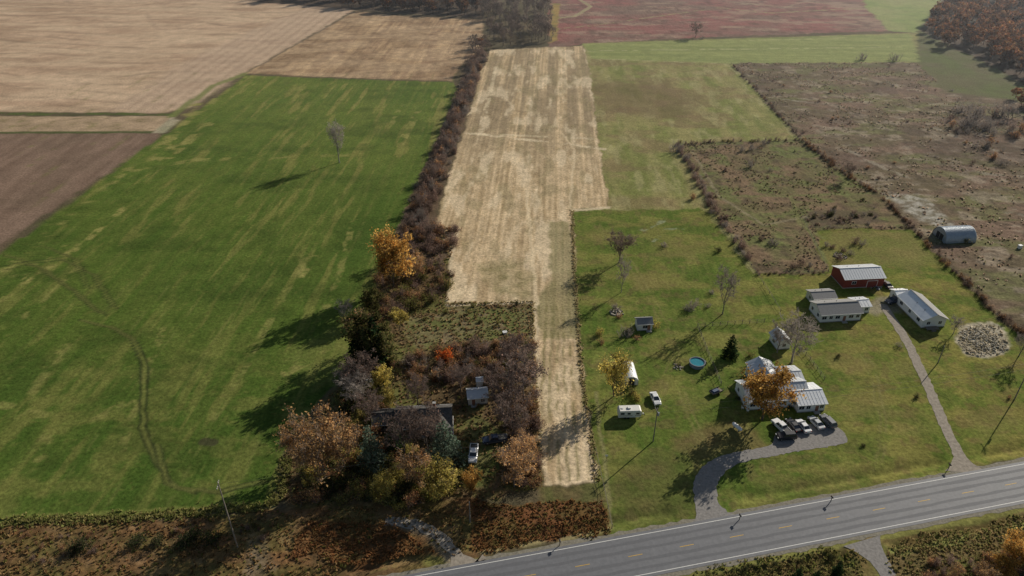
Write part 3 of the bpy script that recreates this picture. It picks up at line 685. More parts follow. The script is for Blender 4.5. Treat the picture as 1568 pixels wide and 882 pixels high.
EXC=[(*G(650,655),9.0),(*G(612,650),4.5),(*G(725,700),5.5),(*G(731,615),5),(*G(757,680),3.5),(*G(730,725),4.0),(*G(683,553),3.5),(*G(735,655),4.5)]
def pl(pos,lo,hi,tl=.75,th=1.25,exc=False):
    return [(x,y,RNG.uniform(lo,hi),RNG.uniform(lo,hi),RNG.uniform(tl,th)) for x,y in pos if not exc or all(math.hypot(x-a,y-b_)>r for a,b_,r in EXC)]
merged('hedgerow',PROT['sh_purple']+PROT['sh_gray'][:2]+PROT['sh_rust'][:1],pl(along([(737,85),(722,120),(705,165),(690,210),(668,265),(650,310),(640,345)],300,2.0),.7,1.8))
merged('hedgerow',PROT['sh_purple']+PROT['sh_rust'][:1],pl(in_poly([(620,345),(700,350),(702,378),(690,392),(640,385),(605,400),(595,390)],60),.7,1.5))
merged('hedgerow',PROT['sh_purple']+PROT['sh_olive'][:2]+PROT['sh_rust'],pl(in_poly([(595,400),(640,395),(690,400),(688,440),(650,470),(600,490),(575,520),(560,500),(570,450)],85),.5,1.4,.7,1.3))
merged('brush_thicket',PROT['sh_purple']+PROT['sh_rust']+PROT['sh_gray'][:2]+PROT['sh_olive'][:1],pl(in_poly([(640,535),(720,528),(812,525),(820,600),(822,660),(780,640),(760,600),(700,590),(640,585),(600,560)],165),.4,1.4,.7,1.3,True))
merged('brush_thicket',PROT['sh_olive']+PROT['sh_dark']+PROT['sh_rust'][:1]+PROT['sh_purple'][:1]+PROT['sh_gold'][:1],pl(in_poly([(560,540),(600,550),(610,600),(600,640),(560,700),(520,640),(545,590)],70),.5,1.5,.7,1.2,True))
merged('brush_thicket',PROT['sh_olive']+PROT['sh_rust']+PROT['sh_gold']+PROT['sh_dark'][:1],pl(in_poly([(480,700),(560,690),(640,680),(700,700),(705,760),(640,775),(520,775),(450,765)],135),.4,1.4,.75,1.35,True))
merged('brush_thicket',PROT['sh_rust']+PROT['sh_purple'],pl(in_poly([(775,650),(820,640),(828,745),(790,752),(765,740),(775,700)],55),.5,1.4,.7,1.2,True))
merged('brush_thicket',PROT['sh_gold']+PROT['sh_olive'],pl(in_poly([(560,730),(690,735),(700,765),(560,770)],22),.7,1.2,.9,1.3))
merged('brush_thicket',PROT['sh_olive']+PROT['sh_dark'][:1]+PROT['sh_rust'],pl(in_poly(WILD,75),.25,.8,.8,1.3,True))
merged('roadside_brush',PROT['sh_rust']+PROT['sh_olive'][:1]+PROT['sh_purple'],pl(in_poly([(-150,812),(100,812),(420,795),(440,830),(200,850),(-150,870)],60),.2,.5,.7,1.2))
merged('roadside_brush',PROT['sh_dark'],pl(GL([(130,840),(118,838),(215,832),(245,832),(300,826),(285,834),(325,832)]),.8,1.2,.8,1.2))
merged('roadside_brush',PROT['sh_rust']+PROT['sh_purple'],pl(in_poly([(1420,860),(1568,830),(1620,860),(1560,930),(1400,930)],55),.4,.9,.9,1.4))
merged('roadside_brush',PROT['sh_dark']+PROT['sh_olive'],pl(in_poly([(1000,900),(1180,868),(1290,842),(1310,850),(1250,900)],24),.15,.4,.8,1.2))
merged('fence_line_shrubs',PROT['sh_purple']+PROT['sh_gray'],pl(along([(1036,222),(1065,268),(1090,315),(1125,365),(1150,400)],85,.9),.4,1.1))
merged('fence_line_shrubs',PROT['sh_purple']+PROT['sh_rust'][:1],pl(along([(1120,98),(1160,140),(1225,212)],70,.5),.2,.6,.5,.9))
merged('fence_line_shrubs',PROT['sh_purple']+PROT['sh_rust'],pl(along([(1228,215),(1300,272),(1340,294),(1400,352),(1440,395),(1500,455),(1550,500),(1600,540)],150,.8),.25,.8,.6,1.0))
merged('fence_line_shrubs',PROT['sh_purple']+PROT['sh_olive'][:1],pl(along([(1045,220),(1228,214)],30,1.0),.3,.7,.6,1.0)+pl(along([(1228,350),(1397,349)],25,.5),.15,.3)+pl(along([(1158,420),(1265,417)],20,.6),.2,.35))
merged('scrub_bushes',PROT['sh_gray']+PROT['sh_dark'][:1]+PROT['sh_purple'],pl(in_poly([(1222,335),(1280,318),(1345,330),(1330,345),(1250,350)],35),.3,.7)+pl(GL([(1228,405),(1215,410),(1240,408),(1180,372),(1165,368),(1290,385),(1275,380),(1300,390),(1265,378),(1285,398),(1310,372),(1320,375),(1185,376),(1110,262),(1180,262)]),.6,1.1,.8,1.1)+pl(in_poly(SCR2,22),.2,.5))
merged('scrub_bushes',PROT['sh_gray']+PROT['sh_purple']+PROT['sh_rust'][:1],pl(in_poly([(1130,105),(1400,100),(1560,200),(1568,500),(1440,380),(1350,290),(1240,215)],65),.2,.7,.8,1.2)+pl(in_poly([(1430,150),(1600,180),(1600,330),(1500,280)],38),.5,1.8,.8,1.2))
WB=PROT['w_bare'];WR=PROT['w_rust']
merged('woodland',WB,pl(in_poly([(735,14),(840,12),(852,45),(848,66),(800,72),(748,72),(735,50)],100),.75,1.15,.7,1.05))
merged('woodland',WB+WR[:1],pl(in_poly([(715,75),(740,60),(752,80),(735,100)],12),.5,.8,.7,1.0))
merged('woodland',WB+WR,pl(in_poly([(400,1),(545,14),(735,27),(742,8),(545,-8),(400,-12)],170),.7,1.1,.5,.85))
merged('woodland',WR+WR+WB[:1],pl(in_poly([(1412,54),(1440,20),(1470,-5),(1620,-40),(1720,60),(1680,150),(1620,150),(1560,118),(1500,90),(1440,72)],520),.65,1.1,.6,1.2))
merged('woodland',WR+WB[:1],pl(in_poly([(1550,150),(1640,150),(1700,200),(1640,225),(1575,205)],34),.5,.9,.7,1.1))
merged('woodland',WR+WB,pl(in_poly([(-200,-22),(400,-8),(400,-25),(-200,-45)],60),.8,1.2,.5,.9)+pl(in_poly([(840,-48),(880,-30),(1450,-28),(1450,-40)],80),.8,1.2,.5,.9))
# --- grass tufts
def tufts(name,poly,n,h,w,pal,px=True,nz_=None):
    pos=np.array(in_poly(poly,n,px) if isinstance(poly,list) else poly); m=len(pos)
    if nz_: 
        k=fbm(pos[:,0]/nz_,pos[:,1]/nz_,300,3)>.5; pos=pos[k]; m=len(pos)
    Vs=[];Cs=[]; c=pick(pal,m); hh=RNG.uniform(.4,1.3,m)*h; ww=RNG.uniform(.6,1.3,m)*w
    for j in range(3):
        a=RNG.uniform(0,math.pi,m); dx=np.cos(a)*ww/2; dy=np.sin(a)*ww/2; lx=RNG.normal(size=m)*hh*.45; ly=RNG.normal(size=m)*hh*.45
        z0=np.full(m,-.2)
        v=np.stack([np.c_[pos[:,0]-dx*.5,pos[:,1]-dy*.5,z0],np.c_[pos[:,0]+dx*.5,pos[:,1]+dy*.5,z0],np.c_[pos[:,0]+dx*1.0+lx,pos[:,1]+dy*1.0+ly,hh],np.c_[pos[:,0]-dx*.7+lx,pos[:,1]-dy*.7+ly,hh*.7]],1).reshape(-1,3)
        Vs.append(v);Cs.append(np.repeat(np.c_[c,np.ones(m)],4,0))
    V=np.concatenate(Vs); Q=np.arange(len(V)).reshape(-1,4)
    add_obj(name,quad_mesh(name,V,Q,np.concatenate(Cs),VEG))
tufts('dry_weeds',WILD,5500,.5,.6,[(.30,.20,.11),(.24,.165,.085),(.19,.185,.065),(.36,.25,.14)])
tufts('dry_weeds',[(-200,815),(0,808),(430,784),(520,775),(722,775),(722,835),(700,850),(640,815),(600,808),(520,870),(300,960),(-200,1000)],4500,.35,.45,[(.30,.175,.08),(.23,.15,.07),(.18,.175,.055),(.36,.25,.12)])
tufts('rust_grass',[(722,772),(830,770),(925,765),(936,812),(740,846),(722,830)],1600,.3,.4,[(.31,.15,.065),(.24,.135,.06),(.20,.165,.06)])
tufts('rust_grass',[(470,800),(605,806),(675,845),(560,865),(440,850)],1100,.35,.45,[(.32,.16,.07),(.24,.135,.06)])
tufts('scrub_weeds',SCR2,2200,.45,.8,[(.25,.19,.13),(.31,.24,.16),(.18,.18,.085)],nz_=7)
tufts('scrub_weeds',[(1120,97),(1405,95),(1445,140),(1600,200),(1640,520),(1540,485),(1440,385),(1340,292),(1232,215)],5000,.5,.9,[(.30,.22,.16),(.37,.30,.23),(.20,.18,.11)],nz_=9)
tufts('verge_grass',[(1000,890),(1300,832),(1330,860),(1330,900),(1100,930)],1500,.3,.35,[(.17,.18,.05),(.24,.19,.08),(.14,.13,.05)])
tufts('verge_grass',[(1350,836),(1600,780),(1640,860),(1390,930)],2200,.35,.4,[(.22,.18,.08),(.27,.20,.10),(.17,.17,.06)])
tufts('rock_pile_edge',[(1505+40*math.cos(a),521+26*math.sin(a)) for a in np.linspace(0,6.28,13)[:-1]],500,.35,.6,[(.48,.44,.36),(.40,.35,.27),(.28,.25,.17)])
tufts('field_grass',np.array(along([(0,800),(200,792),(400,778),(430,760),(440,700)],1600,.8)),0,.45,.5,[(.28,.25,.10),(.18,.19,.06)])
tufts('field_grass',np.array(along([(876,322),(880,420),(890,560),(914,738)],900,.4)+along([(686,466),(815,462),(818,580),(826,700)],700,.4)),0,.35,.4,[(.45,.36,.2),(.3,.26,.12)])
# ------------------------------------------------------------------ BUILDINGS
white=mat('white_siding',(.74,.74,.73),.7,0,6,.05); offw=mat('cream_siding',(.58,.56,.51),.7,0,6,.06)
trim=mat('white_trim',(.72,.72,.70),.6); glass=mat('window_glass',(.03,.035,.045),.12,0,spec=.6)
metalr=mat('pale_metal_roof',(.60,.62,.64),.45,.0,1.2,.16,.4,0,(1,8,1)); metalw=mat('white_metal_roof',(.76,.78,.80),.45,0,1,.08,.4)
shing=mat('gray_shingle_roof',(.25,.245,.24),.85,0,4,.2); shdk=mat('dark_shingle_roof',(.10,.095,.09),.95,0,1.5,.5,.1)
red=mat('red_metal_siding',(.22,.05,.04),.6,0,3,.15)
door_m=mat('door_paint',(.25,.12,.08),.6); conc=mat('concrete',(.35,.34,.32),.9,0,3,.12); steel=mat('galvanized_steel',(.36,.41,.46),.4,.3,2,.15,.5)
wood=mat('weathered_wood',(.20,.17,.14),.9,0,3,.25); blk=mat('dark_vent',(.05,.05,.05),.7)
def gable_block(par,off,w,d,wh,rh,wm,rm,axis='x',oh=.4,rm2=None,seams=True,win=(3,2,2),door=None,gdoor=None,chim=False,rz=0):
    e=empty('block',(off[0],off[1],off[2] if len(off)>2 else 0),rz+(math.pi/2 if axis=='y' else 0)); e.parent=par
    mb=MB(); x,y=w/2,d/2
    vs=[(-x,-y,-.2),(-x,y,-.2),(-x,y,wh),(-x,0,wh+rh),(-x,-y,wh),(x,-y,-.2),(x,y,-.2),(x,y,wh),(x,0,wh+rh),(x,-y,wh)]
    mb.add(vs,[(0,1,2,3,4),(9,8,7,6,5),(0,4,9,5),(1,6,7,2)],wm); mb.obj('walls',parent=e)
    mb=MB(); mb.box((0,0,.08),(w+.08,d+.08,.36),conc); mb.obj('foundation',parent=e)
    for sgn,m in ((-1,rm),(1,rm2 or rm)):
        mb=MB(); sl=rh/y; ye=y+oh; ze=wh-sl*oh; t=.14; xo=x+oh
        mb.add([(-xo,sgn*ye,ze+.03),(xo,sgn*ye,ze+.03),(xo,0,wh+rh+.03),(-xo,0,wh+rh+.03),(-xo,sgn*ye,ze+.03+t),(xo,sgn*ye,ze+.03+t),(xo,0,wh+rh+.03+t),(-xo,0,wh+rh+.03+t)],
            [(0,1,2,3),(4,5,6,7),(0,1,5,4),(1,2,6,5),(3,0,4,7)],m)
        if seams:
            k=int(2*xo/.9)
            for i in range(1,k):
                xx=-xo+2*xo*i/k; mb.add([(xx-.03,sgn*ye,ze+.02+t),(xx+.03,sgn*ye,ze+.02+t),(xx+.03,0,wh+rh+.02+t),(xx-.03,0,wh+rh+.02+t),(xx-.03,sgn*ye,ze+.07+t),(xx+.03,sgn*ye,ze+.07+t),(xx+.03,0,wh+rh+.07+t),(xx-.03,0,wh+rh+.07+t)],[(4,5,6,7),(0,3,7,4),(1,2,6,5),(0,1,5,4)],m)
        mb.obj('roof_slope',parent=e)
    mb=MB(); mb.box((0,0,wh+rh+.03+.17),(w+2*oh+.04,.34,.09),rm); 
    for sgn in (-1,1): mb.box((0,sgn*(y+oh+.04),wh-rh/y*oh+.08),(w+2*oh,.07,.18),trim)
    mb.obj('ridge_and_fascia',parent=e)
    fr=MB(); gl=MB()
    def window(cx,cy,cz,ww,hh,ax):
        if ax=='y': fr.box((cx,cy,cz),(ww+.22,.12,hh+.22),trim); gl.box((cx,cy,cz),(ww,.17,hh),glass); fr.box((cx,cy,cz),(.06,.2,hh),trim)
        else: fr.box((cx,cy,cz),(.12,ww+.22,hh+.22),trim); gl.box((cx,cy,cz),(.17,ww,hh),glass); fr.box((cx,cy,cz),(.2,.06,hh),trim)
    cz=wh*.58
    for sgn,n in ((-1,win[0]),(1,win[1])):
        for i in range(n):
            xx=-x+w*(i+.5)/n
            if door is not None and sgn==-1 and abs(xx-door)<1.1: continue
            if gdoor and sgn==-1 and abs(xx-gdoor[0])<gdoor[1]/2+.6: continue
            window(xx,sgn*y,cz,1.0 if i%2 else 1.4,1.0,'y')
    for sgn in (-1,1):
        for i in range(win[2]): window(sgn*x,-y+d*(i+.5)/win[2],cz,1.0,1.0,'x')
    if door is not None: fr.box((door,-y,1.05),(1.15,.14,2.25),trim); gl.box((door,-y,1.03),(.92,.19,2.05),door_m); fr.box((door,-y-.6,.1),(1.6,1.1,.25),conc)
    if gdoor:
        gx,gw,gm_=gdoor; fr.box((gx,-y,1.3),(gw+.3,.12,2.7),trim); gl.box((gx,-y,1.25),(gw,.17,2.45),gm_)
        for q in range(1,4): fr.box((gx,-y,.1+q*.6),(gw,.19,.04),blk)
    if fr.v: fr.obj('window_and_door_frames',parent=e)
    if gl.v: gl.obj('glass_and_doors',parent=e)
    if chim:
        mb=MB(); mb.box((w*.2,y*.3,wh+rh*.8+.5),(.7,.7,1.6),mat('brick_chimney',(.28,.12,.08),.9,0,5,.2)); mb.box((w*.2,y*.3,wh+rh*.8+1.34),(.85,.85,.1),conc); mb.obj('chimney',parent=e)
    for q in range(2):
        mb=MB(); mb.cyl((-w*.25+q*w*.3,y*.45,wh+rh*.4),(-w*.25+q*w*.3,y*.45,wh+rh*.55+.55),.08,.08,blk,8); mb.obj('vent_pipe',parent=e)
    return e
def bl(name,px,py,yaw=6):
    x,y=G(px,py); return empty(name,(x,y,0),math.radians(yaw))
fh=bl('white_farmhouse',1192,608,6)
gable_block(fh,(-2.2,0),17,8.6,3.0,2.0,white,metalr,win=(6,4,2),door=-2.0,chim=True)
gable_block(fh,(6.0,-2.6),7.4,8.0,2.8,1.3,white,metalw,win=(4,0,2),door=1.5,oh=.45)
gable_block(fh,(-2.0,7.2),7.0,6.6,3.9,1.6,white,metalr,axis='y',win=(2,2,1))
gable_block(fh,(4.6,6.0),6.6,6.6,2.7,1.0,offw,metalr,win=(1,1,1))
rh_=bl('ranch_house',1277,482,6)
gable_block(rh_,(0,0),13.2,7.6,3.0,1.6,white,shing,win=(6,4,2),door=1.2,seams=False)
gable_block(rh_,(9.3,2.4),4.6,5.0,2.7,.8,white,metalr,win=(2,1,1),oh=.4)
gable_block(rh_,(-.5,8.6),7.5,5.2,2.5,.9,offw,shing,win=(2,1,1),seams=False)
rbn=bl('red_pole_barn',1311,430,5)
gable_block(rbn,(0,0),14,8.8,3.6,1.6,red,metalr,win=(2,2,0),gdoor=(3.0,3.4,red),oh=.35)
g3=bl('white_ranch_house',1408,482,6)
gable_block(g3,(0,0),14,7.6,3.0,1.8,white,shing,axis='y',rm2=metalw,win=(4,3,2),seams=False,chim=False)
gable_block(g3,(-1.8,9.4),3.8,4.2,2.6,.9,white,metalw,win=(1,1,1),seams=False)
mb=MB(); mb.box((-1.0,-8.1,.55),(4.0,1.7,.12),wood); 
for a in (-2.9,.9): mb.box((a,-8.8,.3),(.12,.12,.6),wood)
mb.box((-1,-9.2,.25),(1.4,.5,.3),wood); mb.obj('porch_deck',parent=g3)
s1=bl('garden_shed',985,501,5); gable_block(s1,(0,0),4.6,3.6,2.4,1.1,white,shing,win=(1,1,0),door=1.2,seams=False,oh=.25)
s2=bl('small_cabin',1193,527,8); gable_block(s2,(0,0),5.2,4.0,2.7,1.5,white,metalr,axis='y',win=(2,1,1),door=None)
s3=bl('white_shed',731,612,8); gable_block(s3,(0,0),5.2,4.0,2.4,1.2,offw,metalr,win=(2,1,1),door=-1.2,oh=.3)
gable_block(s3,(1.2,5.8),1.8,1.8,2.2,.6,white,metalw,win=(0,0,0),oh=.15)
s4=bl('abandoned_house',650,650,4); gable_block(s4,(0,0),14,8,2.8,2.6,wood,shdk,win=(4,2,2),door=0,seams=False,chim=True)
gable_block(s4,(4.4,-3.4),6,5.5,2.6,2.0,wood,shdk,axis='y',win=(1,1,1),seams=False)
gable_block(s4,(-10,1),6,5.5,2.4,1.4,wood,shdk,win=(1,1,1),seams=False)
s5=bl('tiny_shed',565,592,20); gable_block(s5,(0,0),2.2,1.8,1.7,.6,white,metalw,win=(0,0,0),door=0.3,oh=.15)
def arch(name,px,py,yaw,r,L,m,h=None,wall=0.0,doors=True):
    x,y=G(px,py); e=empty(name,(x,y,0),math.radians(yaw)); h=h or r; mb=MB(); n=18; k=int(L/.5)
    secs=[]
    for j in range(k*2+1):
        rr=1+(.018 if j%2 else -.005); xx=-L/2+L*j/(k*2)
        secs.append([(xx,-math.cos(math.pi*i/n)*r*rr,wall+math.sin(math.pi*i/n)*h*rr) for i in range(n+1)]+([(xx,r,-.1),(xx,-r,-.1)] ))
    mb.loft(secs,m,False); mb.obj('arched_roof',parent=e)
    for sx in (-1,1):
        mb=MB(); mb.add([(sx*(L/2-.12),-math.cos(math.pi*i/n)*r*.97,wall+math.sin(math.pi*i/n)*h*.97) for i in range(n+1)],[tuple(range(n+1))],m); mb.add([(sx*(L/2-.12),-r*.97,-.1),(sx*(L/2-.12),r*.97,-.1),(sx*(L/2-.12),r*.97,wall),(sx*(L/2-.12),-r*.97,wall)],[(0,1,2,3)],m); mb.obj('end_wall',parent=e)
        if doors:
            mb=MB(); mb.box((sx*(L/2-.1),0,min(1.2,(h+wall)*.42)),(.16,r*.9,min(2.4,(h+wall)*.84)),blk if sx<0 else trim); mb.box((sx*(L/2-.1),0,min(1.2,(h+wall)*.42)),(.22,.06,min(2.4,(h+wall)*.84)),trim); mb.obj('sliding_door',parent=e)
    return e
arch('quonset_hut',1460,364,5,4.4,12,steel,4.2,.3)
arch('white_carport',963,577,92,1.9,7.5,metalw,1.7,1.3)
# ------------------------------------------------------------------ vehicles
def paintm(n,c): return mat('car_paint_'+n,c,.3,.0,spec=.6)
tire=mat('tire_rubber',(.02,.02,.02),.9); hub=mat('wheel_hub',(.4,.4,.42),.35,.7); lamp=mat('headlight_lens',(.7,.7,.68),.15); tail=mat('taillight_lens',(.35,.02,.02),.3)
PW=paintm('white',(.76,.76,.76)); PK=paintm('black',(.025,.025,.03)); PG=paintm('gray',(.16,.165,.175)); PB=paintm('dark_blue',(.03,.04,.07)); PS=paintm('silver',(.45,.46,.47))
def wheels(mb,xs_,w,r=.35):
    for xx in xs_:
        for s in (-1,1):
            mb.cyl((xx,s*(w/2-.2),r),(xx,s*(w/2+.02),r),r,r,tire,14); mb.cyl((xx,s*(w/2-.02),r),(xx,s*(w/2+.04),r),r*.58,r*.5,hub,10)
def vehicle(name,px,py,yaw,kind,pm):
    x,y=G(px,py); mb=MB()
    if kind=='sedan':
        W=1.84; prof=[(-2.35,.3),(-2.4,.62),(-2.3,.9),(-1.55,1.0),(-.2,1.0),(.95,.96),(1.8,.84),(2.28,.68),(2.38,.48),(2.32,.28)]; cab=(-1.75,1.15,-1.0,.25,1.0,1.45); wx=(-1.42,1.42)
    elif kind=='suv':
        W=1.92; prof=[(-2.35,.35),(-2.42,.7),(-2.36,1.08),(-1.6,1.12),(.95,1.1),(1.85,1.02),(2.3,.86),(2.4,.55),(2.33,.33)]; cab=(-2.3,1.2,-1.95,.45,1.1,1.72); wx=(-1.45,1.45)
    else:
        W=1.98; prof=[(-2.85,.42),(-2.9,.75),(-2.87,1.12),(-1.0,1.12),(1.1,1.14),(2.1,1.08),(2.75,.98),(2.88,.65),(2.82,.4)]; cab=(-.95,1.35,-.75,.72,1.1,1.82); wx=(-1.8,1.85)
    secs=[]
    for yy_,k in ((-W/2,.93),(-W/2+.07,.985),(-W/2+.18,1),(W/2-.18,1),(W/2-.07,.985),(W/2,.93)):
        secs.append([(p[0]*(k*.5+.5),yy_,.35+(p[1]-.35)*k) for p in prof])
    mb.loft(secs,pm)
    x0,x1,t0,t1,z0,z1=cab; hw=W/2-.1; tw=W/2-.3; zz=z1-.05; z0-=.05
    mb.add([(x0,-hw,z0),(x1,-hw,z0),(x1,hw,z0),(x0,hw,z0),(t0,-tw,zz),(t1,-tw,zz),(t1,tw,zz),(t0,tw,zz)],[(0,1,5,4),(1,2,6,5),(2,3,7,6),(3,0,4,7),(4,5,6,7)],glass)
    mb.add([(t0-.06,-tw-.04,zz-.02),(t1+.08,-tw-.04,zz-.02),(t1+.08,tw+.04,zz-.02),(t0-.06,tw+.04,zz-.02),(t0,-tw+.06,z1+.03),(t1-.02,-tw+.06,z1+.03),(t1-.02,tw-.06,z1+.03),(t0,tw-.06,z1+.03)],[(3,2,1,0),(0,1,5,4),(1,2,6,5),(2,3,7,6),(3,0,4,7),(4,5,6,7)],pm)
    for s in (-1,1):
        for (a,b_) in ((x0,t0),(x1,t1),((x0+x1)/2,(t0+t1)/2)):
            mb.cyl((a,s*(hw+.005),z0),(b_,s*(tw+.01),zz),.05,.045,pm,6)
        mb.box((x1-.15,s*(W/2+.08),z0+.1),(.16,.2,.13),pm)
    fx=max(p[0] for p in prof); bx=min(p[0] for p in prof)
    for s in (-1,1):
        mb.box((fx-.09,s*(W/2-.32),.68 if kind=='sedan' else .85),(.16,.38,.15),lamp); mb.box((bx+.07,s*(W/2-.22),.78 if kind=='sedan' else .9),(.14,.24,.22),tail)
    mb.box((fx-.04,0,.5),(.1,W*.5,.18),blk); mb.box((0,0,.33),(3.2,W*.86,.2),blk)
    if kind=='pickup':
        mb.box((-1.92,0,1.125),(1.72,W-.36,.03),blk)
        for s in (-1,1): mb.box((-1.92,s*(W/2-.12),1.17),(1.9,.1,.1),pm)
        mb.box((-2.82,0,1.17),(.1,W-.14,.1),pm)
    wheels(mb,wx,W,.36 if kind!='pickup' else .41)
    return mb.obj(name,(x,y,.055),math.radians(yaw),sc=1.06)
vehicle('parked_pickup_truck',725,698,-92,'pickup',PW)
vehicle('parked_car',1003,613,-82,'sedan',PW)
vehicle('parked_pickup_truck',1196,657,112,'pickup',PW)
vehicle('parked_suv',1203,671,185,'suv',PK)
vehicle('parked_car',1214,654,105,'sedan',PK)
vehicle('parked_car',1229,655,103,'sedan',PW)
vehicle('parked_car',1249,650,107,'sedan',PS)
vehicle('parked_suv',1267,648,108,'suv',PG)
vehicle('parked_pickup_truck',1368,463,200,'pickup',PB)
vehicle('parked_car',1357,438,95,'sedan',PK)
vehicle('parked_pickup_truck',757,676,190,'pickup',PB)
def utrailer(px,py,yaw):
    x,y=G(px,py); mb=MB(); mb.box((0,0,.62),(3.6,1.8,.1),wood); 
    for s in (-1,1): mb.box((0,s*.9,.85),(3.6,.06,.35),blk); mb.cyl((0,s*.95,.33),(0,s*1.15,.33),.33,.33,tire,12)
    mb.box((-1.8,0,.85),(.06,1.8,.35),blk); mb.cyl((1.8,.5,.55),(3.0,0,.5),.05,.05,blk,6); mb.cyl((1.8,-.5,.55),(3.0,0,.5),.05,.05,blk,6)
    mb.box((-.3,0,.95),(2.2,1.3,.55),mat('blue_tarp',(.06,.09,.16),.6,0,2,.2),(.8,.7))
    mb.obj('utility_trailer',(x,y,.02),math.radians(yaw))
utrailer(1096,602,30)
def camper(px,py,yaw):
    x,y=G(px,py); mb=MB(); L,W=6.2,2.4
    prof=[(-L/2,.55),(-L/2,2.3),(-L/2+.35,2.72),(L/2-.5,2.78),(L/2-.1,2.5),(L/2,1.9),(L/2-.05,1.2),(L/2-.5,.55)]
    secs=[[(p[0]*(.98 if abs(q)>1.1 else 1),q,p[1] if abs(q)<1.15 else .6+(p[1]-.6)*.97) for p in prof] for q in (-W/2,-W/2+.08,W/2-.08,W/2)]
    mb.loft(secs,mat('camper_shell',(.72,.71,.67),.5,0,2,.05)); st=mat('camper_stripe',(.22,.17,.12),.6)
    for s in (-1,1):
        mb.box((0,s*W/2,1.15),(L*.92,.03,.16),st)
        for xx,ww in ((-2,1.0),(-.3,.8),(2.0,.9)): mb.box((xx,s*(W/2+.005),1.85),(ww,.05,.6),glass)
        mb.cyl((-.4,s*(W/2-.2),.35),(-.4,s*(W/2),.35),.35,.35,tire,12); mb.cyl((-1.2,s*(W/2-.2),.35),(-1.2,s*(W/2),.35),.35,.35,tire,12)
    mb.box((.95,-W/2,1.55),(.7,.06,1.8),trim); mb.box((L/2-.12,0,1.9),(.12,1.5,.5),glass); mb.box((-.2,0,2.92),(.9,.8,.26),trim,(.85,.85)); mb.box((-2,0,2.82),(.5,.5,.1),trim)
    mb.cyl((L/2-.5,.5,.55),(L/2+1.1,0,.5),.05,.05,blk,6); mb.cyl((L/2-.5,-.5,.55),(L/2+1.1,0,.5),.05,.05,blk,6); mb.cyl((L/2+.6,-.0,.6),(L/2+.6,0,.95),.17,.17,trim,10); mb.cyl((L/2+1,0,0),(L/2+1,0,.5),.05,.05,blk,6)
    mb.obj('camper_trailer',(x,y,.02),math.radians(yaw))
camper(963,637,2)
x,y=G(1067,559); mb=MB(); mb.cyl((0,0,0),(0,0,1.2),2.15,2.15,mat('pool_wall',(.18,.22,.27),.6,0,2,.1),28,False)
n=28; r0,r1=2.05,2.35; vs=[(r*math.cos(2*math.pi*i/n),r*math.sin(2*math.pi*i/n),z) for z in (1.2,1.28) for r in (r0,r1) for i in range(n)]
fs=[]; 
for i in range(n):
    j=(i+1)%n; fs+=[(2*n+i,2*n+j,3*n+j,3*n+i),(n+i,n+j,3*n+j,3*n+i),(i,j,2*n+j,2*n+i)]
mb.add(vs,fs,mat('pool_rim',(.12,.14,.17),.5))
mb.add([(2.1*math.cos(2*math.pi*i/n),2.1*math.sin(2*math.pi*i/n),1.05) for i in range(n)],[tuple(range(n))],mat('pool_water',(.03,.22,.28),.08,0,1.5,.15,.6,.15))
mb.box((2.5,.3,.6),(.6,.7,1.2),wood,(.5,.9)); mb.obj('round_swimming_pool',(x,y,0))
def tank(px,py,yaw,s=1):
    x,y=G(px,py); mb=MB(); secs=[]; n=12
    for t,r in ((-1.6,.05),(-1.55,.28),(-1.4,.42),(-1.15,.5),(1.15,.5),(1.4,.42),(1.55,.28),(1.6,.05)): secs.append([(t,r*math.cos(2*math.pi*i/n),.85+r*math.sin(2*math.pi*i/n)) for i in range(n)])
    mb.loft(secs,PW)
    for q in (-.8,.8): mb.box((q,0,.2),(.15,.8,.5),conc)
    mb.cyl((0,0,1.3),(0,0,1.55),.2,.2,trim,10); mb.obj('propane_tank',(x,y,0),math.radians(yaw),sc=s)
tank(1128,657,-60,1.0)
x,y=G(773,511); mb=MB(); mb.box((0,0,.35),(1.2,1.0,.7),trim,(.95,.95)); mb.box((0,0,.75),(1.35,1.15,.1),white); mb.cyl((.3,.2,.8),(.3,.2,1.2),.06,.06,blk,6); mb.obj('well_cover',(x,y,0),.3)
x,y=G(1561,380); mb=MB(); mb.box((0,0,.6),(1.4,1.0,1.2),trim,(.95,.9)); mb.box((0,0,1.26),(1.6,1.2,.12),white,(.9,.9)); mb.obj('beehive_box',(x,y,0),.3)
polew=mat('utility_pole_wood',(.24,.21,.18),.9,0,2,.2)
def pole(px,py,h,yaw,trans=False,arm=True):
    x,y=G(px,py); mb=MB(); mb.cyl((0,0,-.3),(0,0,h),.17,.11,polew,8)
    if arm:
        mb.box((0,.16,h-.7),(2.4,.12,.13),polew)
        for q in (-1.1,-.5,1.1): mb.cyl((q,.16,h-.63),(q,.16,h-.38),.06,.04,trim,6)
        mb.cyl((-.7,.12,h-.75),(0,.12,h-1.5),.03,.03,polew,5); mb.cyl((.7,.12,h-.75),(0,.12,h-1.5),.03,.03,polew,5)
    mb.cyl((0,0,h),(0,0,h+.25),.06,.04,trim,6)
    if trans: mb.cyl((0,-.38,h-2.4),(0,-.38,h-1.4),.26,.26,steel,12); mb.cyl((0,-.38,h-1.4),(0,-.38,h-1.2),.05,.05,blk,6)
    mb.obj('utility_pole',(x,y,0),math.radians(yaw)); return (x,y,h)
pA=pole(364,838,HT(838,739),100); pB=pole(1000,676,11,100,True); pC=pole(1553,612,12,100,True); pD=pole(1436,556,6,10,False,False); pE=pole(720,800,6.5,10,False,False)
wire=mat('power_line_wire',(.05,.05,.05),.6)
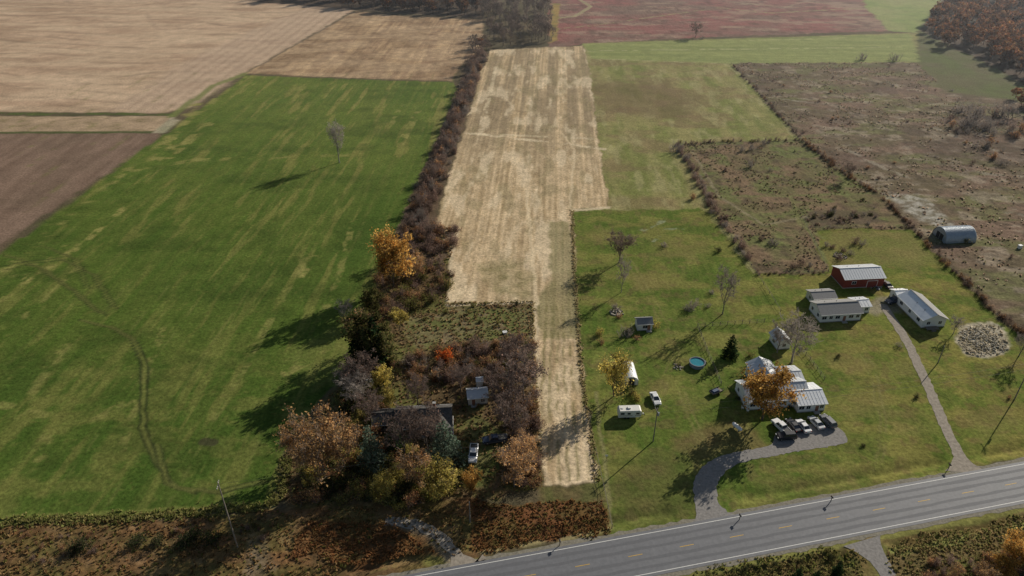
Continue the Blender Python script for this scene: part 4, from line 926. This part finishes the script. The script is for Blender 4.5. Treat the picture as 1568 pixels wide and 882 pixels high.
def cable(a,b_,off):
    mb=MB(); n=14; pr=None
    for i in range(n+1):
        t=i/n; p=(a[0]*(1-t)+b_[0]*t+off*.2,a[1]*(1-t)+b_[1]*t+off,(a[2]-.4)*(1-t)+(b_[2]-.4)*t-1.6*4*t*(1-t))
        if pr: mb.cyl(pr,p,.014,.014,wire,4,False)
        pr=p
    mb.obj('power_line')
for o_ in (-1.1,1.1): cable(pB,pC,o_)
cable(pA,pB,0)
def fence(pts,step=2.6,h=1.2,name='wire_fence',rails=2,rm=wood,pr=.06):
    pts=[np.array(p) for p in GL(pts)]; mb=MB(); prev=None
    for i in range(len(pts)-1):
        L=np.linalg.norm(pts[i+1]-pts[i]); k=max(1,int(L/step))
        for j in range(k+(i==len(pts)-2)):
            p=pts[i]+(pts[i+1]-pts[i])*j/k; mb.cyl((p[0],p[1],-.2),(p[0],p[1],h),pr,pr,rm,6)
            if prev is not None:
                for q in range(rails): z=h*(.92-.38*q); mb.cyl((prev[0],prev[1],z),(p[0],p[1],z),.03,.03,rm,4,False)
            prev=p
    mb.obj(name)
fence([(1170,494),(1068,501),(1085,545),(1104,590)],2.2,1.5,'wood_fence',3,pr=.09)
fence([(1215,522),(1240,552),(1262,582)],2.2,1.3,'wood_fence',3,pr=.09)
fence([(1160,422),(1178,450),(1195,478)],4,1.2,pr=.08)
fence([(912,690),(925,750),(937,808)],5,1.2,pr=.08)
fence([(1120,98),(1225,213),(1300,273)],6,1.2); fence([(1228,351),(1397,350),(1440,395),(1530,488)],5,1.2); fence([(1268,418),(1158,420),(1120,364),(1036,222)],5,1.2); fence([(1228,333),(1268,416)],5,1.1)
def mailbox(px,py,yaw):
    x,y=G(px,py); mb=MB(); mb.box((0,0,.5),(.1,.1,1.1),wood); secs=[]
    for t in (-.28,.28): secs.append([(t,-.12,1.05),(t,.12,1.05),(t,.12,1.2),(t,.08,1.28),(t,0,1.31),(t,-.08,1.28),(t,-.12,1.2)])
    mb.loft(secs,blk); mb.box((.1,.14,1.25),(.04,.02,.18),tail); mb.obj('mailbox',(x,y,0),math.radians(yaw),sc=1.3)
for a,b_ in ((1132,796),(1272,768),(857,835),(1452,718)): mailbox(a,b_,100)
x,y=G(928,706); mb=MB(); mb.cyl((0,0,-.1),(0,0,2.2),.05,.05,wood,6); mb.box((0,-.06,1.9),(.7,.03,.5),trim); mb.obj('lot_sign',(x,y,0))
def pile(name,px,py,r,n,cols,sz=.5):
    x,y=G(px,py); mb=MB()
    for i in range(n):
        a=random.uniform(0,6.28); q=r*math.sqrt(random.random()); z=max(.1,(1-q/r)*r*.2)*random.random()+.08; s=random.uniform(.4,1.2)*sz
        mb.box((math.cos(a)*q*random.uniform(.8,1.1),math.sin(a)*q,z),(s*1.6,s*.8,s*.6),random.choice(cols),(random.uniform(.5,1),random.uniform(.5,1)),random.uniform(0,3))
    mb.obj(name,(x,y,0))
stone=mat('field_stone',(.42,.385,.31),.9,0,3,.2); stone2=mat('field_stone_dark',(.30,.27,.21),.9,0,3,.2)
pile('rubble_pile',943,478,2.3,60,[stone,wood,stone2],.55); pile('rubble_pile',1038,562,1.6,30,[stone,wood],.4)
pile('rock_pile',1505,522,6.4,260,[stone,stone2,stone],.4); pile('scrap_pile',1340,440,1.8,30,[wood,steel,blk],.6)
pile('scrap_pile',775,672,1.6,24,[blk,wood,steel],.6); pile('brush_pile',1285,392,2.5,40,[wood,stone2],.6)
x,y=G(1143,626); mb=MB(); mb.cyl((0,0,.72),(0,0,.78),.6,.6,wood,12); mb.cyl((0,0,0),(0,0,.72),.06,.06,blk,6)
for q in range(4):
    a=q*1.57; cx,cy=math.cos(a)*1.1,math.sin(a)*1.1; mb.box((cx,cy,.44),(.5,.5,.06),white); mb.box((cx*1.2,cy*1.2,.7),(.08 if q%2==0 else .5,.5 if q%2==0 else .08,.5),white)
    for sx in (-.2,.2):
        for sy in (-.2,.2): mb.box((cx+sx,cy+sy,.2),(.05,.05,.42),white)
mb.obj('patio_table_set',(x,y,0))
# ------------------------------------------------------------------ distant haze layer (thin real volume lying over the far fields)
hz=MB(); hzm=bpy.data.materials.new('air_haze'); hzm.use_nodes=True; nt=hzm.node_tree; nt.nodes.remove(nt.nodes['Principled BSDF'])
vs_=nt.nodes.new('ShaderNodeVolumeScatter'); vs_.inputs['Color'].default_value=(.80,.88,1,1); vs_.inputs['Density'].default_value=.00016; vs_.inputs['Anisotropy'].default_value=.5
nt.links.new(vs_.outputs[0],nt.nodes['Material Output'].inputs['Volume'])
hz.box((0,1650,45),(5000,2760,110),hzm); hz.obj('air_haze')
# ------------------------------------------------------------------ light
EL=math.radians(24.0); AZ=math.radians(45)
w=bpy.data.worlds.new('World'); scene.world=w; w.use_nodes=True; nt=w.node_tree
sky=nt.nodes.new('ShaderNodeTexSky'); sky.sky_type='NISHITA'; sky.sun_disc=False; sky.sun_elevation=EL; sky.sun_rotation=AZ; sky.air_density=1.2; sky.dust_density=1.2
nt.links.new(sky.outputs[0],nt.nodes['Background'].inputs[0]); nt.nodes['Background'].inputs[1].default_value=.058
sl=bpy.data.lights.new('sun','SUN'); sl.energy=5; sl.angle=math.radians(.5); sl.color=(1,.925,.80)
so=bpy.data.objects.new('sun',sl); COL.objects.link(so)
so.rotation_euler=Vector((-math.sin(AZ)*math.cos(EL),-math.cos(AZ)*math.cos(EL),-math.sin(EL))).to_track_quat('-Z','Y').to_euler()
so.location=(200,200,200)
cam=bpy.data.cameras.new('camera'); co=bpy.data.objects.new('camera',cam); COL.objects.link(co); co.location=(0,0,H); co.rotation_euler=(math.radians(90)-P,0,0)
cam.sensor_width=36; cam.lens=FPX/1568*36; cam.clip_start=.5; cam.clip_end=20000
scene.camera=co
scene.view_settings.view_transform='Standard'; scene.view_settings.look='None'; scene.view_settings.exposure=0
tot=sum(len(o.data.polygons) for o in scene.objects if o.type=='MESH'); print('faces',tot)
